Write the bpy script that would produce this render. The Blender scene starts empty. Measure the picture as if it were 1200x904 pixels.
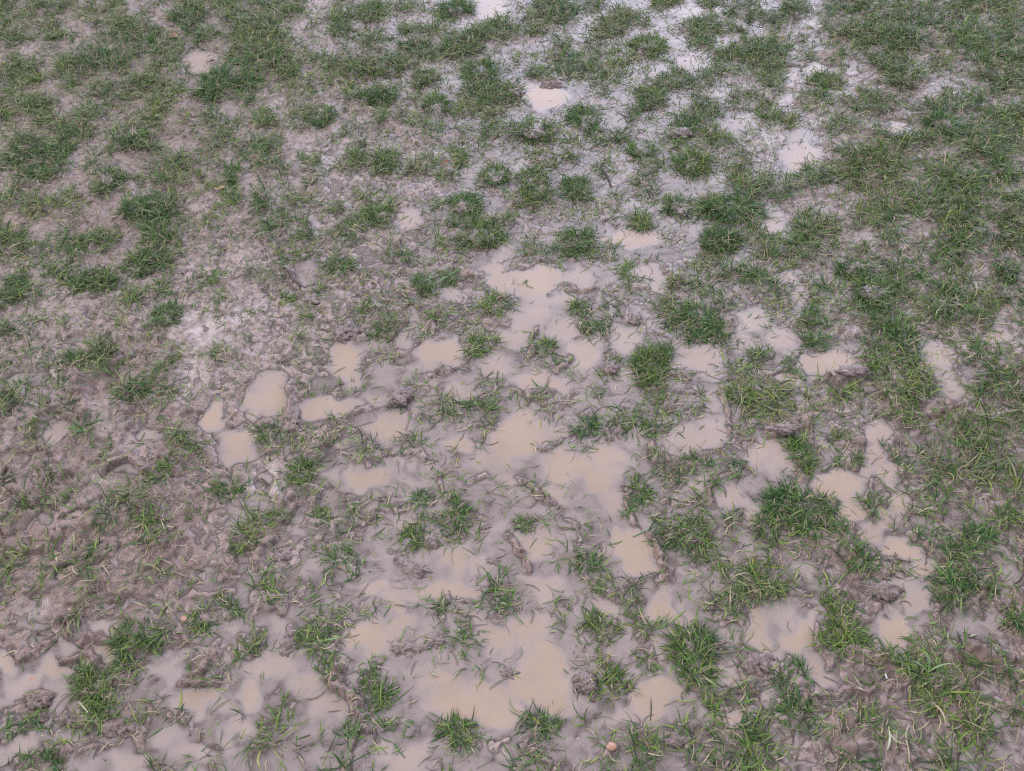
import bpy, math, random
import numpy as np
R = math.radians
# ------------------------------------------------------------------ camera
CAM_H, PITCH, HFOV = 1.5, 52.0, 65.0          # metres, degrees below the horizon, degrees
scene = bpy.context.scene
cam_data = bpy.data.cameras.new('camera')
cam = bpy.data.objects.new('camera', cam_data)
scene.collection.objects.link(cam)
cam.location = (0, 0, CAM_H)
cam.rotation_euler = (R(90 - PITCH), 0, 0)
cam_data.sensor_width = 36.0
cam_data.lens = 18.0 / math.tan(R(HFOV / 2))
cam_data.clip_start = 0.02
cam_data.clip_end = 3000
scene.camera = cam
# ------------------------------------------------------------------ sky and sun (overcast)
SUN_EL, SUN_ROT = 42.0, -78.0      # high cloud lit from the left, a little ahead
world = bpy.data.worlds.new('World'); scene.world = world
world.use_nodes = True
wt = world.node_tree; wt.nodes.clear()
wo = wt.nodes.new('ShaderNodeOutputWorld'); bg = wt.nodes.new('ShaderNodeBackground')
sky = wt.nodes.new('ShaderNodeTexSky'); sky.sky_type = 'NISHITA'; sky.sun_disc = False
sky.sun_elevation = R(SUN_EL); sky.sun_rotation = R(SUN_ROT); sky.dust_density = 3.0; sky.air_density = 1.0
tc = wt.nodes.new('ShaderNodeTexCoord'); mp = wt.nodes.new('ShaderNodeMapping'); mp.inputs['Scale'].default_value = (1, 1, 2.2)
nz = wt.nodes.new('ShaderNodeTexNoise'); nz.inputs['Scale'].default_value = 2.3; nz.inputs['Detail'].default_value = 6; nz.inputs['Roughness'].default_value = .55
rp = wt.nodes.new('ShaderNodeValToRGB')
rp.color_ramp.elements[0].position = .30; rp.color_ramp.elements[0].color = (4.3, 4.6, 5.4, 1)
rp.color_ramp.elements[1].position = .72; rp.color_ramp.elements[1].color = (7.9, 8.1, 8.7, 1)
mx = wt.nodes.new('ShaderNodeMix'); mx.data_type = 'RGBA'; mx.inputs['Factor'].default_value = .86
wt.links.new(tc.outputs['Generated'], mp.inputs['Vector']); wt.links.new(mp.outputs['Vector'], nz.inputs['Vector'])
wt.links.new(nz.outputs['Fac'], rp.inputs['Fac'])
wt.links.new(sky.outputs['Color'], mx.inputs['A']); wt.links.new(rp.outputs['Color'], mx.inputs['B'])
# a brighter break in the cloud, low ahead and a little to the right
dt = wt.nodes.new('ShaderNodeVectorMath'); dt.operation = 'DOT_PRODUCT'
gd = (math.sin(R(17)) * math.cos(R(24)), math.cos(R(17)) * math.cos(R(24)), math.sin(R(24)))
nm = wt.nodes.new('ShaderNodeVectorMath'); nm.operation = 'NORMALIZE'
wt.links.new(tc.outputs['Generated'], nm.inputs[0]); wt.links.new(nm.outputs[0], dt.inputs[0]); dt.inputs[1].default_value = gd
mr = wt.nodes.new('ShaderNodeMapRange'); mr.interpolation_type = 'SMOOTHSTEP'
mr.inputs['From Min'].default_value = .80; mr.inputs['From Max'].default_value = 1.0; mr.inputs['To Max'].default_value = 1.0
wt.links.new(dt.outputs['Value'], mr.inputs['Value'])
ad = wt.nodes.new('ShaderNodeMix'); ad.data_type = 'RGBA'; ad.blend_type = 'ADD'
wt.links.new(mr.outputs[0], ad.inputs['Factor']); wt.links.new(mx.outputs['Result'], ad.inputs['A']); ad.inputs['B'].default_value = (29, 30, 39, 1)
wt.links.new(ad.outputs['Result'], bg.inputs['Color']); bg.inputs['Strength'].default_value = .10
wt.links.new(bg.outputs['Background'], wo.inputs['Surface'])
sun_data = bpy.data.lights.new('sun', 'SUN'); sun_data.energy = 1.5; sun_data.angle = R(17); sun_data.color = (1.0, .965, .93)
sun = bpy.data.objects.new('sun', sun_data); scene.collection.objects.link(sun)
sun.rotation_euler = (R(90 - SUN_EL), 0, R(180 - SUN_ROT))
scene.view_settings.view_transform = 'Standard'
try: scene.view_settings.look = 'None'
except Exception: pass
scene.view_settings.gamma = 1.0
scene.view_settings.use_curve_mapping = False
scene.view_settings.exposure = 0.62
scene.cycles.use_denoising = False
scene.cycles.filter_width = 1.3
SURVEY = """
t 0 0
g 50 50 70 60 5
g 230 50 90 50 6
g 560 60 60 60 5
g 900 70 80 70 8
g 1080 50 90 60 6
g 640 170 110 80 7
g 90 130 100 70 4
g 220 150 80 60 4
g 970 180 100 40 6
g 1150 180 70 90 8
g 460 300 150 60 8
g 340 330 60 60 7
g 130 320 60 40 7
g 180 380 50 30 6
g 20 380 40 40 7
g 80 430 70 50 6
g 650 400 70 50 7
g 520 430 60 50 6
g 800 270 100 60 6
g 760 380 90 60 4
g 1020 400 100 70 8
g 1140 380 80 80 6
g 1100 310 80 40 5
g 770 490 90 50 6
g 170 510 90 50 8
g 20 540 50 40 7
g 430 560 60 50 8
g 250 590 90 40 7
g 720 560 60 50 6
g 1020 550 50 30 5
g 870 580 40 30 6
g 370 650 70 50 7
g 130 690 90 50 8
g 270 710 80 50 8
g 640 680 120 45 8
g 60 770 90 40 7
g 240 780 110 50 6
g 460 740 50 30 5
g 1060 630 70 40 6
g 1040 700 80 40 6
g 1170 680 50 60 6
g 150 840 70 40 7
g 500 840 70 60 8
g 830 770 90 40 6
g 820 860 110 30 7
g 1100 810 50 50 8
g 980 790 80 40 4
w 460 120 40 60 3
w 290 380 35 25 5
w 230 330 30 30 2
w 65 375 20 12 4
w 940 290 80 60 6
w 1070 280 60 30 2
w 880 400 40 35 4
w 630 550 60 40 3
w 570 570 50 25 2
w 1080 520 60 50 4
w 320 560 50 30 1
w 70 630 80 30 1
w 590 800 60 50 4
w 660 860 60 40 3
w 950 600 60 50 1
t 0 1
g 80 20 120 40 6
g 180 60 60 40 6
g 400 90 60 110 7
g 540 60 70 60 7
g 700 30 60 30 6
g 940 40 80 40 8
g 780 60 40 40 5
g 760 140 80 40 6
g 870 120 60 40 5
g 60 180 100 100 7
g 60 280 100 60 8
g 120 320 70 50 7
g 310 290 90 25 8
g 500 310 90 50 8
g 540 200 60 50 6
g 660 310 60 40 7
g 400 340 90 50 6
g 800 350 50 50 8
g 760 240 90 50 7
g 960 220 90 60 8
g 1070 160 90 50 8
g 1160 130 60 50 8
g 1040 330 70 50 8
g 1130 330 60 40 6
g 1080 440 110 80 8
g 860 250 60 40 7
g 220 390 60 30 5
g 80 390 50 20 6
g 600 450 90 50 8
g 480 460 60 40 5
g 840 490 80 60 8
g 760 430 50 30 6
g 1050 520 110 40 7
g 200 470 70 50 4
g 300 530 70 50 7
g 230 580 60 40 6
g 40 560 60 50 5
g 690 550 50 30 5
g 590 570 40 30 4
g 780 620 70 50 5
g 940 610 40 20 5
g 1110 610 60 40 7
g 1180 600 40 30 6
g 500 680 60 30 6
g 620 710 60 50 7
g 40 700 60 60 7
g 580 770 60 50 8
g 280 770 60 40 6
g 440 760 60 50 6
g 90 790 60 50 7
g 790 780 70 50 7
g 960 750 40 40 6
g 290 860 40 30 6
g 60 870 60 40 5
g 1120 820 80 50 8
g 900 830 40 40 5
g 680 830 30 20 5
g 930 680 60 40 3
w 1100 40 80 60 6
w 1000 120 70 30 4
w 940 110 40 20 3
w 840 60 20 30 3
w 460 30 30 60 3
w 230 110 60 30 2
w 660 120 40 50 3
w 350 240 60 30 2
w 1150 270 60 50 4
w 920 390 60 60 4
w 970 480 30 30 2
w 600 380 90 25 3
w 580 285 25 15 3
w 110 450 40 30 2
w 1020 590 130 40 3
w 1000 800 60 90 4
w 1100 720 120 40 3
w 820 700 60 20 1
w 870 750 50 30 1
w 340 740 40 50 2
w 200 870 60 40 4
w 360 880 40 30 3
w 780 850 60 30 3
w 160 600 40 30 1
w 680 700 30 30 1
r 12 8 360 380 480 510 560 530
r 8 8 620 560 740 680
t 0 2
g 200 60 100 70 8
g 110 120 70 50 7
g 10 160 40 50 7
g 370 30 50 30 7
g 510 70 40 40 8
g 470 130 90 50 8
g 600 90 50 40 6
g 730 20 80 30 7
g 640 210 80 60 8
g 240 240 60 60 7
g 320 310 130 70 6
g 460 280 130 70 5
g 480 390 110 60 6
g 300 210 90 40 4
g 130 330 60 25 6
g 890 140 90 70 7
g 1070 140 50 25 8
g 1100 50 90 50 5
g 950 20 80 30 6
g 1130 250 100 60 9
g 950 260 70 40 7
g 850 230 30 30 5
g 740 300 30 35 5
g 620 310 70 30 3
g 1010 310 80 50 6
g 780 380 110 40 8
g 900 370 60 50 7
g 1120 330 90 60 6
g 660 450 70 60 8
g 640 380 30 20 6
g 900 490 80 50 7
g 860 570 90 60 8
g 1070 440 70 50 7
g 1080 490 60 40 5
g 1180 520 40 60 7
g 10 430 40 50 7
g 350 430 30 25 4
g 350 560 80 60 8
g 570 540 40 40 7
g 100 610 110 50 8
g 30 620 50 40 8
g 260 640 60 50 5
g 480 660 70 40 8
g 610 700 70 40 8 20
g 750 650 70 50 6
g 950 660 90 50 7
g 140 730 60 40 5
g 270 740 80 40 7
g 850 760 80 60 8
g 420 770 40 30 5
g 670 790 100 40 6
g 90 840 80 60 8
g 180 800 60 30 5
g 310 870 100 40 8
g 640 840 60 40 6
g 620 890 70 20 5
g 1060 760 70 40 6
g 1100 860 110 50 7
g 1120 630 50 30 4
w 390 100 50 40 5
w 300 30 30 40 4
w 820 60 80 40 6
w 975 50 30 25 5
w 740 120 60 30 4
w 1060 100 50 30 2
w 1140 110 50 40 3
w 770 200 70 30 5
w 850 290 90 50 6
w 700 320 50 40 5
w 560 370 50 50 4
w 160 450 90 55 9
w 50 360 60 30 3
w 130 250 50 50 3
w 80 290 60 20 3
w 240 150 60 15 2
w 400 480 80 40 4
w 540 420 50 60 4
w 800 500 70 50 4
w 980 450 50 50 5
w 1100 580 120 50 5
w 1000 560 60 40 3
w 640 630 60 50 4
w 520 760 60 50 3
w 30 780 50 40 5
w 380 810 60 40 3
w 950 850 110 40 5
w 760 870 100 30 3
w 550 20 60 30 2
w 1140 400 50 15 3
w 410 660 50 30 3
w 30 680 50 30 2
w 560 480 40 20 3
w 480 740 90 30 2
r 12 12 100 350 180 380 230 385
r 8 6 430 790 470 860
r 10 8 180 120 280 170
t 0 3
g 130 40 60 50 8
g 30 90 50 50 5
g 340 40 70 50 6
g 500 60 80 60 7
g 420 160 110 50 8
g 640 60 60 60 7
g 760 90 80 70 7
g 620 200 110 70 8
g 560 300 80 50 7
g 650 360 80 60 7
g 930 60 80 60 6
g 1080 20 100 30 7
g 1130 90 100 50 5
g 940 200 120 70 8
g 1080 200 90 60 6
g 1150 260 70 60 7
g 1020 320 110 60 6
g 1150 370 80 60 7
g 820 300 50 40 4
g 820 520 90 50 7
g 830 590 90 50 9
g 960 480 60 40 7
g 280 370 80 30 8
g 40 260 70 80 7
g 30 330 50 40 6
g 200 450 70 30 6
g 350 480 60 30 4
g 500 490 80 50 6
g 280 230 60 30 3
g 40 480 40 90 5
g 80 570 50 40 6
g 340 710 40 25 7
g 430 740 100 60 7
g 650 670 100 40 7
g 540 610 60 30 6
g 400 580 90 40 4
g 560 780 80 50 7
g 250 800 100 50 7
g 120 870 110 40 7
g 400 850 120 50 7
g 900 620 90 40 6
g 1080 600 100 60 8
g 1150 560 60 40 9
g 1060 700 60 90 8
g 930 710 60 50 8
g 1100 800 70 60 8
g 900 860 110 50 8
g 720 800 70 50 6
g 800 850 50 50 7
g 640 780 40 30 6
g 970 650 60 40 7
g 560 860 70 30 6
g 1010 560 50 30 6
g 700 540 40 30 4
g 1170 640 40 40 8
w 210 110 40 25 6
w 220 30 30 30 5
w 250 200 40 30 4
w 220 330 45 25 8
w 110 350 40 30 7
w 330 440 60 25 6
w 380 395 30 15 4
w 80 470 60 30 6
w 130 540 60 30 5
w 160 640 80 40 5
w 160 740 90 60 8
w 120 780 50 30 6
w 610 598 75 14 8
w 580 655 30 14 6
w 660 630 20 12 5
w 450 300 25 20 4
w 290 620 40 25 4
w 30 720 30 20 2
w 20 830 40 25 4
w 1020 510 20 20 3
w 450 30 40 40 1
w 40 20 40 20 3
r 14 8 150 250 330 260 350 320
r 10 6 600 530 740 550
r 8 6 140 470 260 510
t 1 0
g 50 50 80 50 6
g 180 70 70 50 6
g 320 60 60 50 5
g 480 10 60 25 8
g 660 70 80 60 9
g 780 80 70 60 8
g 880 40 40 40 5
g 700 130 60 50 8
g 770 220 80 80 8
g 650 350 80 50 9
g 720 320 80 60 7
g 60 240 80 50 8
g 180 270 80 40 7
g 300 240 60 50 7
g 470 250 100 40 8
g 380 280 60 30 6
g 70 290 70 40 5
g 200 350 120 50 5
g 80 430 50 50 8
g 330 390 90 60 8
g 450 420 110 50 9
g 60 500 90 50 8
g 170 470 40 30 6
g 660 500 70 60 7
g 770 480 50 40 6
g 790 570 60 60 8
g 510 490 40 40 4
g 990 110 70 40 5
g 1010 240 50 30 4
g 1130 30 80 50 7
g 970 430 60 50 4
g 1040 430 30 30 4
g 1080 500 50 40 4
g 1180 390 50 50 6
g 70 660 90 40 7
g 200 690 50 40 5
g 300 610 50 40 4
g 390 790 90 40 7
g 480 800 80 70 7
g 560 790 50 40 5
g 780 780 90 40 3
g 500 750 60 30 5
g 160 790 60 50 4
g 40 830 60 60 3
g 740 870 80 30 4
g 300 880 60 30 3
g 1100 760 80 60 2
g 900 100 60 50 2
w 590 190 80 50 3
w 560 170 40 20 3
w 480 350 90 25 3
w 60 370 50 20 1
w 420 580 40 30 4
w 190 610 30 25 3
w 580 440 30 30 2
w 830 60 20 30 2
w 370 690 110 25 4
w 150 870 120 50 4
w 70 870 60 30 5
w 900 860 60 50 3
w 980 650 60 40 3
w 870 10 100 20 2
w 250 440 50 30 1
r 10 8 540 130 620 90
r 10 8 30 650 200 600 230 580
t 1 1
g 40 40 60 50 8
g 130 110 50 60 5
g 180 20 50 30 4
g 90 180 70 30 7
g 230 190 50 60 6
g 150 290 60 60 6
g 350 80 60 30 5
g 470 160 70 60 7
g 400 200 50 40 6
g 470 20 40 30 6
g 590 100 70 45 9
g 540 60 50 40 5
g 620 20 40 30 5
g 980 60 80 50 8
g 1080 100 60 30 4
g 1040 200 110 75 9
g 980 140 60 40 7
g 900 210 50 40 5
g 860 60 30 30 4
g 690 300 40 25 6
g 590 270 40 20 5
g 380 350 70 40 6
g 300 460 50 25 4
g 130 490 40 40 5
g 230 560 35 30 5
g 90 390 30 25 6
g 900 390 50 40 8
g 790 420 50 50 8
g 820 490 30 30 6
g 740 540 30 25 6
g 510 560 40 50 6
g 640 600 60 40 6
g 600 660 60 20 7
g 860 580 40 35 6
g 940 630 50 25 4
g 1030 710 70 50 7
g 1110 690 50 30 7
g 1110 520 50 40 6
g 1180 380 40 20 5
g 1180 480 40 30 5
g 240 700 50 60 4
g 280 800 50 30 3
g 450 880 50 25 4
g 580 790 30 25 3
g 760 870 30 30 5
g 1110 870 40 30 5
g 1160 120 40 30 4
g 1190 40 30 30 6
g 440 600 40 40 3
g 650 310 50 20 3
w 720 130 70 40 6
w 820 210 40 50 4
w 820 310 60 30 4
w 230 360 60 50 4
w 220 420 60 30 5
w 80 470 50 50 3
w 180 500 60 30 3
w 1120 370 60 60 7
w 1150 440 70 50 7
w 1170 280 50 50 5
w 1030 330 90 20 3
w 960 470 110 35 5
w 740 600 50 60 5
w 420 780 70 90 8
w 540 720 80 40 4
w 450 850 60 50 6
w 860 750 120 55 8
w 700 690 50 40 5
w 1120 810 90 40 6
w 1160 670 50 40 6
w 950 880 80 30 3
w 60 880 60 40 6
w 280 760 60 40 1
w 600 850 80 50 4
w 200 70 60 30 1
w 1100 40 60 40 3
w 150 790 40 60 2
w 430 500 40 40 1
w 1080 560 60 30 2
r 14 14 110 350 160 400 210 440
r 14 12 800 580 830 640
r 10 8 1060 450 1130 480 1180 510
r 12 10 960 370 1100 400
r 12 12 820 840 900 820 990 790
r 10 8 720 310 830 350
r 14 10 500 640 600 600 690 610
r 10 8 1080 610 1190 600
r 10 8 680 750 760 700
t 1 2
g 120 20 90 50 8
g 320 10 60 30 7
g 250 70 30 30 3
g 790 60 80 60 8
g 850 80 60 50 7
g 600 130 50 40 8
g 440 100 70 50 4
g 1050 60 140 60 9
g 1100 20 90 40 9
g 980 220 90 60 9
g 940 110 60 40 8
g 1130 150 70 60 7
g 1180 240 40 70 6
g 640 20 60 30 5
g 480 30 50 30 5
g 300 230 100 60 8
g 240 280 60 50 7
g 370 220 40 40 6
g 90 260 60 30 5
g 60 240 30 50 5
g 440 300 60 30 6
g 220 330 35 20 6
g 560 400 50 70 5
g 790 230 30 30 4
g 600 300 40 30 3
g 770 420 40 25 8 35
g 1040 380 80 30 7
g 980 370 40 30 5
g 1150 410 70 60 6
g 900 340 30 20 4
g 350 540 60 50 6
g 400 640 50 40 8
g 460 570 35 50 5
g 170 730 40 50 6
g 150 800 40 30 3
g 660 520 50 30 6
g 720 480 30 25 6
g 760 570 60 70 7
g 880 560 90 60 8
g 860 660 70 40 8
g 900 450 50 30 6
g 1010 520 60 50 6
g 980 660 60 50 7
g 660 780 90 60 8
g 650 860 80 50 9
g 720 750 60 40 6
g 450 860 60 50 6
g 460 790 40 20 5
g 820 870 60 30 5
g 1000 800 40 30 5
g 1040 860 60 40 6
g 1120 820 60 50 6
g 1180 760 30 40 6
g 1190 860 40 40 5
g 440 730 30 30 4
g 580 640 35 25 5
g 30 390 40 25 3
g 250 810 40 25 4
g 30 540 40 30 5
w 560 215 150 40 8
w 580 60 80 30 4
w 860 180 40 60 4
w 870 15 40 30 5
w 1190 170 40 20 7
w 650 370 80 40 6
w 680 430 50 40 6
w 100 410 130 70 9
w 300 400 90 40 6
w 20 590 60 40 5
w 120 560 90 50 6
w 200 490 120 40 6
w 80 620 80 40 6
w 250 640 70 60 6
w 340 760 80 70 7
w 210 700 40 60 5
w 20 680 40 50 6
w 540 680 70 70 6
w 620 640 60 40 4
w 870 770 120 60 7
w 1060 680 60 50 5
w 1130 600 80 60 6
w 1120 720 70 40 5
w 130 880 130 40 7
w 550 860 40 50 5
w 940 840 60 50 5
w 700 150 40 50 3
w 50 90 30 30 3
w 20 260 30 40 4
w 100 330 80 25 3
w 280 130 80 40 1
w 1080 260 60 60 3
w 560 560 40 40 1
w 1140 310 40 30 2
w 440 210 60 30 6
r 16 14 720 360 760 400 790 440
r 12 10 160 490 220 465 290 445 350 460 420 450
r 12 12 60 770 80 680 120 640
r 10 8 170 820 230 830 280 780
r 14 12 540 560 580 610
r 14 12 320 600 340 650
r 10 8 640 470 560 440
r 8 6 1000 620 1080 600 1140 660
r 14 10 20 340 140 330
t 1 3
g 60 30 60 40 7
g 200 120 60 50 7
g 180 210 60 50 8
g 60 300 110 60 7
g 30 250 50 50 5
g 560 140 80 60 8
g 450 130 60 50 7
g 600 220 70 50 7
g 840 80 110 50 9
g 900 130 80 60 8
g 1100 130 80 40 9
g 1000 40 90 40 8
g 1120 40 80 40 6
g 850 230 100 50 8
g 900 280 60 40 8
g 800 280 60 40 7
g 980 190 60 40 7
g 1120 350 80 60 8
g 1150 230 70 60 6
g 660 60 70 60 6
g 740 30 60 40 6
g 400 350 80 50 9
g 460 400 80 60 8
g 500 470 100 60 8
g 580 400 90 60 7
g 530 540 70 50 8
g 640 460 60 50 7
g 240 280 80 40 5
g 320 200 60 60 4
g 760 430 60 60 5
g 880 420 70 40 7
g 860 490 90 50 7
g 820 560 100 50 9
g 960 500 100 50 8
g 1000 600 60 40 8
g 1140 490 80 60 8
g 1050 440 60 40 6
g 620 650 70 50 8
g 520 610 60 40 6
g 40 470 60 50 7
g 190 480 40 60 6
g 260 450 70 50 5
g 180 590 60 40 9
g 250 690 70 40 8
g 240 640 60 40 6
g 330 560 50 60 5
g 390 570 30 40 5
g 110 800 50 40 8
g 70 830 30 30 5
g 540 780 90 60 7
g 660 800 70 60 7
g 480 730 60 40 7
g 560 860 90 40 6
g 750 840 50 50 7
g 640 720 60 30 5
g 950 760 50 70 5
g 1100 790 60 40 5
g 1130 720 40 25 5
g 1060 860 100 40 7
g 1160 830 50 50 6
g 900 860 40 20 5
g 240 870 60 30 5
g 150 850 40 40 4
g 20 880 40 30 5
g 260 350 90 30 3
g 1180 560 40 30 5
g 700 600 70 40 5
w 20 130 45 70 6
w 80 160 20 30 4
w 100 400 70 40 6
w 150 480 50 60 6
w 170 370 80 20 3
w 80 690 90 50 6
w 290 800 140 40 9
w 60 750 60 40 4
w 370 710 40 30 4
w 400 690 90 15 3
w 800 770 90 60 6
w 770 720 60 40 5
w 820 850 60 50 5
w 1070 660 60 40 7
w 1150 690 50 25 6
w 100 880 50 30 6
w 1000 830 100 40 4
w 640 90 60 40 2
w 1180 100 20 30 4
w 1100 610 60 20 4
w 440 870 40 30 2
w 560 890 30 15 4
r 20 22 300 850 360 860 440 845
r 16 8 240 150 330 160
r 14 10 170 410 200 510
r 14 8 640 330 740 330
r 14 8 320 640 400 660
r 10 6 800 350 980 360
t 2 0
g 50 60 60 60 7
g 200 150 60 30 7
g 300 90 50 40 6
g 130 240 40 40 5
g 220 120 60 30 5
g 430 200 70 50 6
g 660 40 80 50 7
g 780 30 60 40 5
g 640 100 50 30 5
g 90 320 50 40 4
g 200 310 40 50 4
g 480 330 60 40 3
g 860 290 90 50 6
g 950 260 50 30 5
g 30 450 40 50 6
g 230 450 40 50 5
g 250 520 50 50 5
g 120 560 60 30 7
g 300 400 50 30 4
g 600 500 60 40 5
g 560 590 80 40 7
g 660 560 80 40 8
g 740 580 70 60 7
g 730 680 60 60 8
g 690 740 30 30 6
g 760 430 60 30 6
g 480 440 40 70 4
g 70 650 70 60 5
g 180 740 50 30 5
g 50 800 60 60 6
g 30 880 40 30 7
g 230 830 80 40 6
g 310 870 70 40 8
g 140 600 40 60 5
g 490 520 30 30 3
g 380 480 60 40 3
g 940 590 50 20 4
g 520 300 50 40 3
w 160 30 40 25 3
w 70 60 30 30 1
w 550 70 40 40 3
w 420 50 30 40 2
w 540 150 25 30 3
w 260 210 60 45 6
w 700 230 60 35 6
w 470 280 40 30 3
w 590 410 70 20 5
w 560 430 40 15 3
w 230 620 60 35 4
w 240 650 60 30 2
w 440 510 50 30 2
w 1000 150 60 70 8
w 1050 130 30 40 5
w 1110 280 90 60 8
w 1080 340 50 30 7
w 1190 80 30 80 7
w 910 30 20 35 5
w 1100 600 90 50 4
w 980 620 80 30 2
w 970 880 40 40 4
w 1150 840 60 40 3
w 1000 10 60 20 3
w 350 740 60 15 2
w 850 510 30 20 3
w 940 740 30 20 2
r 20 16 370 0 380 80 400 130
r 20 16 580 0 590 100 570 200
r 14 12 190 160 240 130 310 130 360 160
r 14 14 520 380 620 360 700 380 720 420
r 12 12 250 730 330 710 380 690
r 16 10 540 340 560 300 590 320
r 10 10 1035 100 1060 160 1100 230 1180 240
r 12 8 100 400 230 400 380 400
r 10 8 830 100 900 130 960 110
r 10 10 780 300 800 380 860 400
r 12 10 820 820 840 700
r 12 8 380 640 480 620
r 14 10 1080 760 1060 880
r 10 8 620 700 760 760
h 340 625 22
h 40 440 30
h 300 860 30
T 1080 470 80 60 8 | small bright green tuft at the muddy lower edge of the long tan puddle
T 1150 700 80 60 8 | tuft of long curved blades combed over the mud ridge between two puddles
T 760 410 50 50 5 | sparse yellowish green tuft sprouting from the wrinkled brown mud bank
T 480 770 80 35 7 | low green tuft lying sideways on smooth brown mud in the lower left field
T 740 870 100 35 8 | flat swept tuft on brown mud just behind the biggest matted lower left tuft
t 2 1
g 450 310 70 40 4
g 110 490 50 30 6
g 250 250 50 40 4
g 90 310 30 40 4
g 880 110 70 50 6
g 1000 90 70 40 5
g 1130 50 50 40 6
g 1090 130 50 50 6
g 1160 150 30 30 7
g 1060 200 40 30 6
g 820 150 30 40 5
g 710 270 50 40 7
g 510 310 50 40 5
g 320 330 40 30 4
g 280 250 40 20 4
g 440 560 40 50 6
g 550 520 30 40 5
g 640 530 40 25 6
g 840 440 40 40 5
g 1010 440 50 30 5
g 930 490 40 40 4
g 500 620 80 30 3
g 380 670 70 40 6
g 320 690 40 30 5
g 270 780 50 30 6
g 80 890 50 20 5
g 10 660 30 50 8
g 720 410 30 30 4
g 640 400 40 30 3
g 920 350 25 80 3
g 1020 330 40 25 3
g 1150 320 20 30 4
g 660 480 40 20 3
g 830 420 40 20 4
g 1070 690 30 40 5
g 1040 780 50 30 5
g 1130 740 20 20 4
g 1170 590 40 30 4
g 880 520 60 20 3
g 560 20 60 20 2
g 300 40 60 40 3
g 1080 570 50 10 3
g 950 710 60 30 5
g 150 650 30 40 4
g 620 850 60 20 3
w 80 60 80 80 8
w 310 110 120 45 8
w 440 80 50 25 6
w 620 200 110 50 7
w 590 250 50 30 6
w 400 280 50 30 5
w 530 430 100 55 9
w 490 490 40 40 6
w 340 430 50 30 5
w 950 280 90 50 7
w 1160 280 60 80 8
w 1100 350 80 50 6
w 960 30 70 40 6
w 740 370 40 30 5
w 700 450 60 30 5
w 130 320 25 50 4
w 40 430 30 30 5
w 20 550 60 40 4
w 190 670 40 50 5
w 110 690 30 50 3
w 240 850 60 40 4
w 680 640 60 40 5
w 580 760 60 40 3
w 930 810 100 70 7
w 1050 860 60 40 6
w 1150 650 50 40 5
w 850 570 60 30 4
w 760 590 50 20 3
w 1060 470 60 30 4
w 560 50 60 40 5
w 790 90 60 40 4
w 590 560 40 20 1
w 1170 430 50 40 6
w 370 830 30 30 1
w 520 880 60 30 4
w 1150 800 30 30 4
r 18 16 180 0 160 90 140 160 160 220
r 14 10 400 160 460 130 520 90
r 24 14 680 20 690 60 660 100
r 12 8 800 0 870 20
r 16 14 470 350 560 330 640 330 760 300 810 330
r 16 14 260 320 300 270 350 220
r 20 14 130 510 220 500 280 540 260 560
r 14 12 0 620 120 600 200 570
r 16 12 50 680 40 760 30 810
r 14 10 240 620 220 660 300 650
r 12 8 660 60 720 160
r 14 10 560 600 640 570 710 590
r 12 10 860 470 890 520 1000 520
r 12 8 1010 420 1100 430
r 10 8 620 800 720 790
T 60 210 70 55 7 | small bright green tuft standing beside the clod next to the tan puddles on the left
T 220 410 70 60 8 | dark green tuft on the small mud island left of the round tan pool
T 300 605 40 35 9 | tiny bright green tuft alone in grey muddy water below the round tan pool
T 110 620 60 40 7 | small dark tuft on the trodden bank left of the tiny bright green tuft
T 780 530 60 45 8 | round green tuft standing in grey water near the middle of the flooded ground
T 740 720 90 60 8 | green tuft leaning left beside a pinkish lump of mud
T 940 630 80 70 8 | tall tangled green tuft with a muddy heart near the centre puddle
T 390 810 60 60 8 | compact green tuft at the left shore of the lower central puddle
T 460 860 50 40 6 | pale grey green tuft half under water beside the compact green one
T 800 640 60 30 6 | flat olive tuft just behind the tuft with the pinkish mud lump
t 2 2
g 670 10 80 30 9
g 420 40 40 40 5
g 680 80 60 50 6
g 600 130 60 30 7
g 500 160 60 40 7
g 770 210 50 40 7
g 700 210 70 60 9
g 650 170 60 50 9
g 860 130 40 60 6
g 880 180 50 20 6
g 1130 60 70 60 8
g 1110 140 40 50 6
g 1180 120 30 40 6
g 1090 220 30 20 7
g 1020 370 50 60 4
g 1050 440 30 30 4
g 1110 390 30 30 6
g 680 350 70 40 6
g 760 370 40 30 6
g 760 430 70 50 6
g 940 460 50 30 6
g 920 540 40 50 7
g 830 560 40 40 6
g 680 580 40 50 5
g 540 600 50 40 5
g 60 80 60 40 4
g 140 40 40 60 5
g 130 130 40 20 3
g 180 290 70 40 4
g 340 290 30 30 3
g 310 410 40 20 4
g 90 460 60 30 4
g 140 510 40 30 4
g 60 600 70 30 4
g 130 600 40 30 4
g 190 590 50 30 4
g 250 630 30 25 5
g 300 670 40 20 6
g 430 650 30 30 5
g 490 700 50 20 4
g 510 750 20 30 4
g 390 730 50 40 6
g 270 790 40 30 6
g 220 820 30 20 5
g 430 870 40 40 4
g 1030 610 40 60 5
g 1030 740 30 30 4
g 990 840 50 50 7
g 1060 850 60 40 7
g 1150 820 60 50 8
g 1130 890 70 20 8
g 930 820 50 40 5
g 880 800 60 40 6
g 450 220 60 40 3
g 280 120 30 40 3
g 1000 90 40 40 3
g 1020 280 50 40 3
g 830 20 40 20 4
g 850 860 30 20 5
w 40 250 110 110 9
w 60 130 60 60 7
w 200 220 60 40 6
w 260 390 120 70 8
w 400 440 100 60 8
w 450 330 100 60 7
w 220 500 50 40 6
w 470 550 70 70 6
w 540 620 40 40 4
w 570 760 90 70 9
w 600 850 100 50 8
w 560 700 50 40 5
w 100 730 100 60 7
w 170 850 40 40 4
w 30 680 40 30 4
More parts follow.
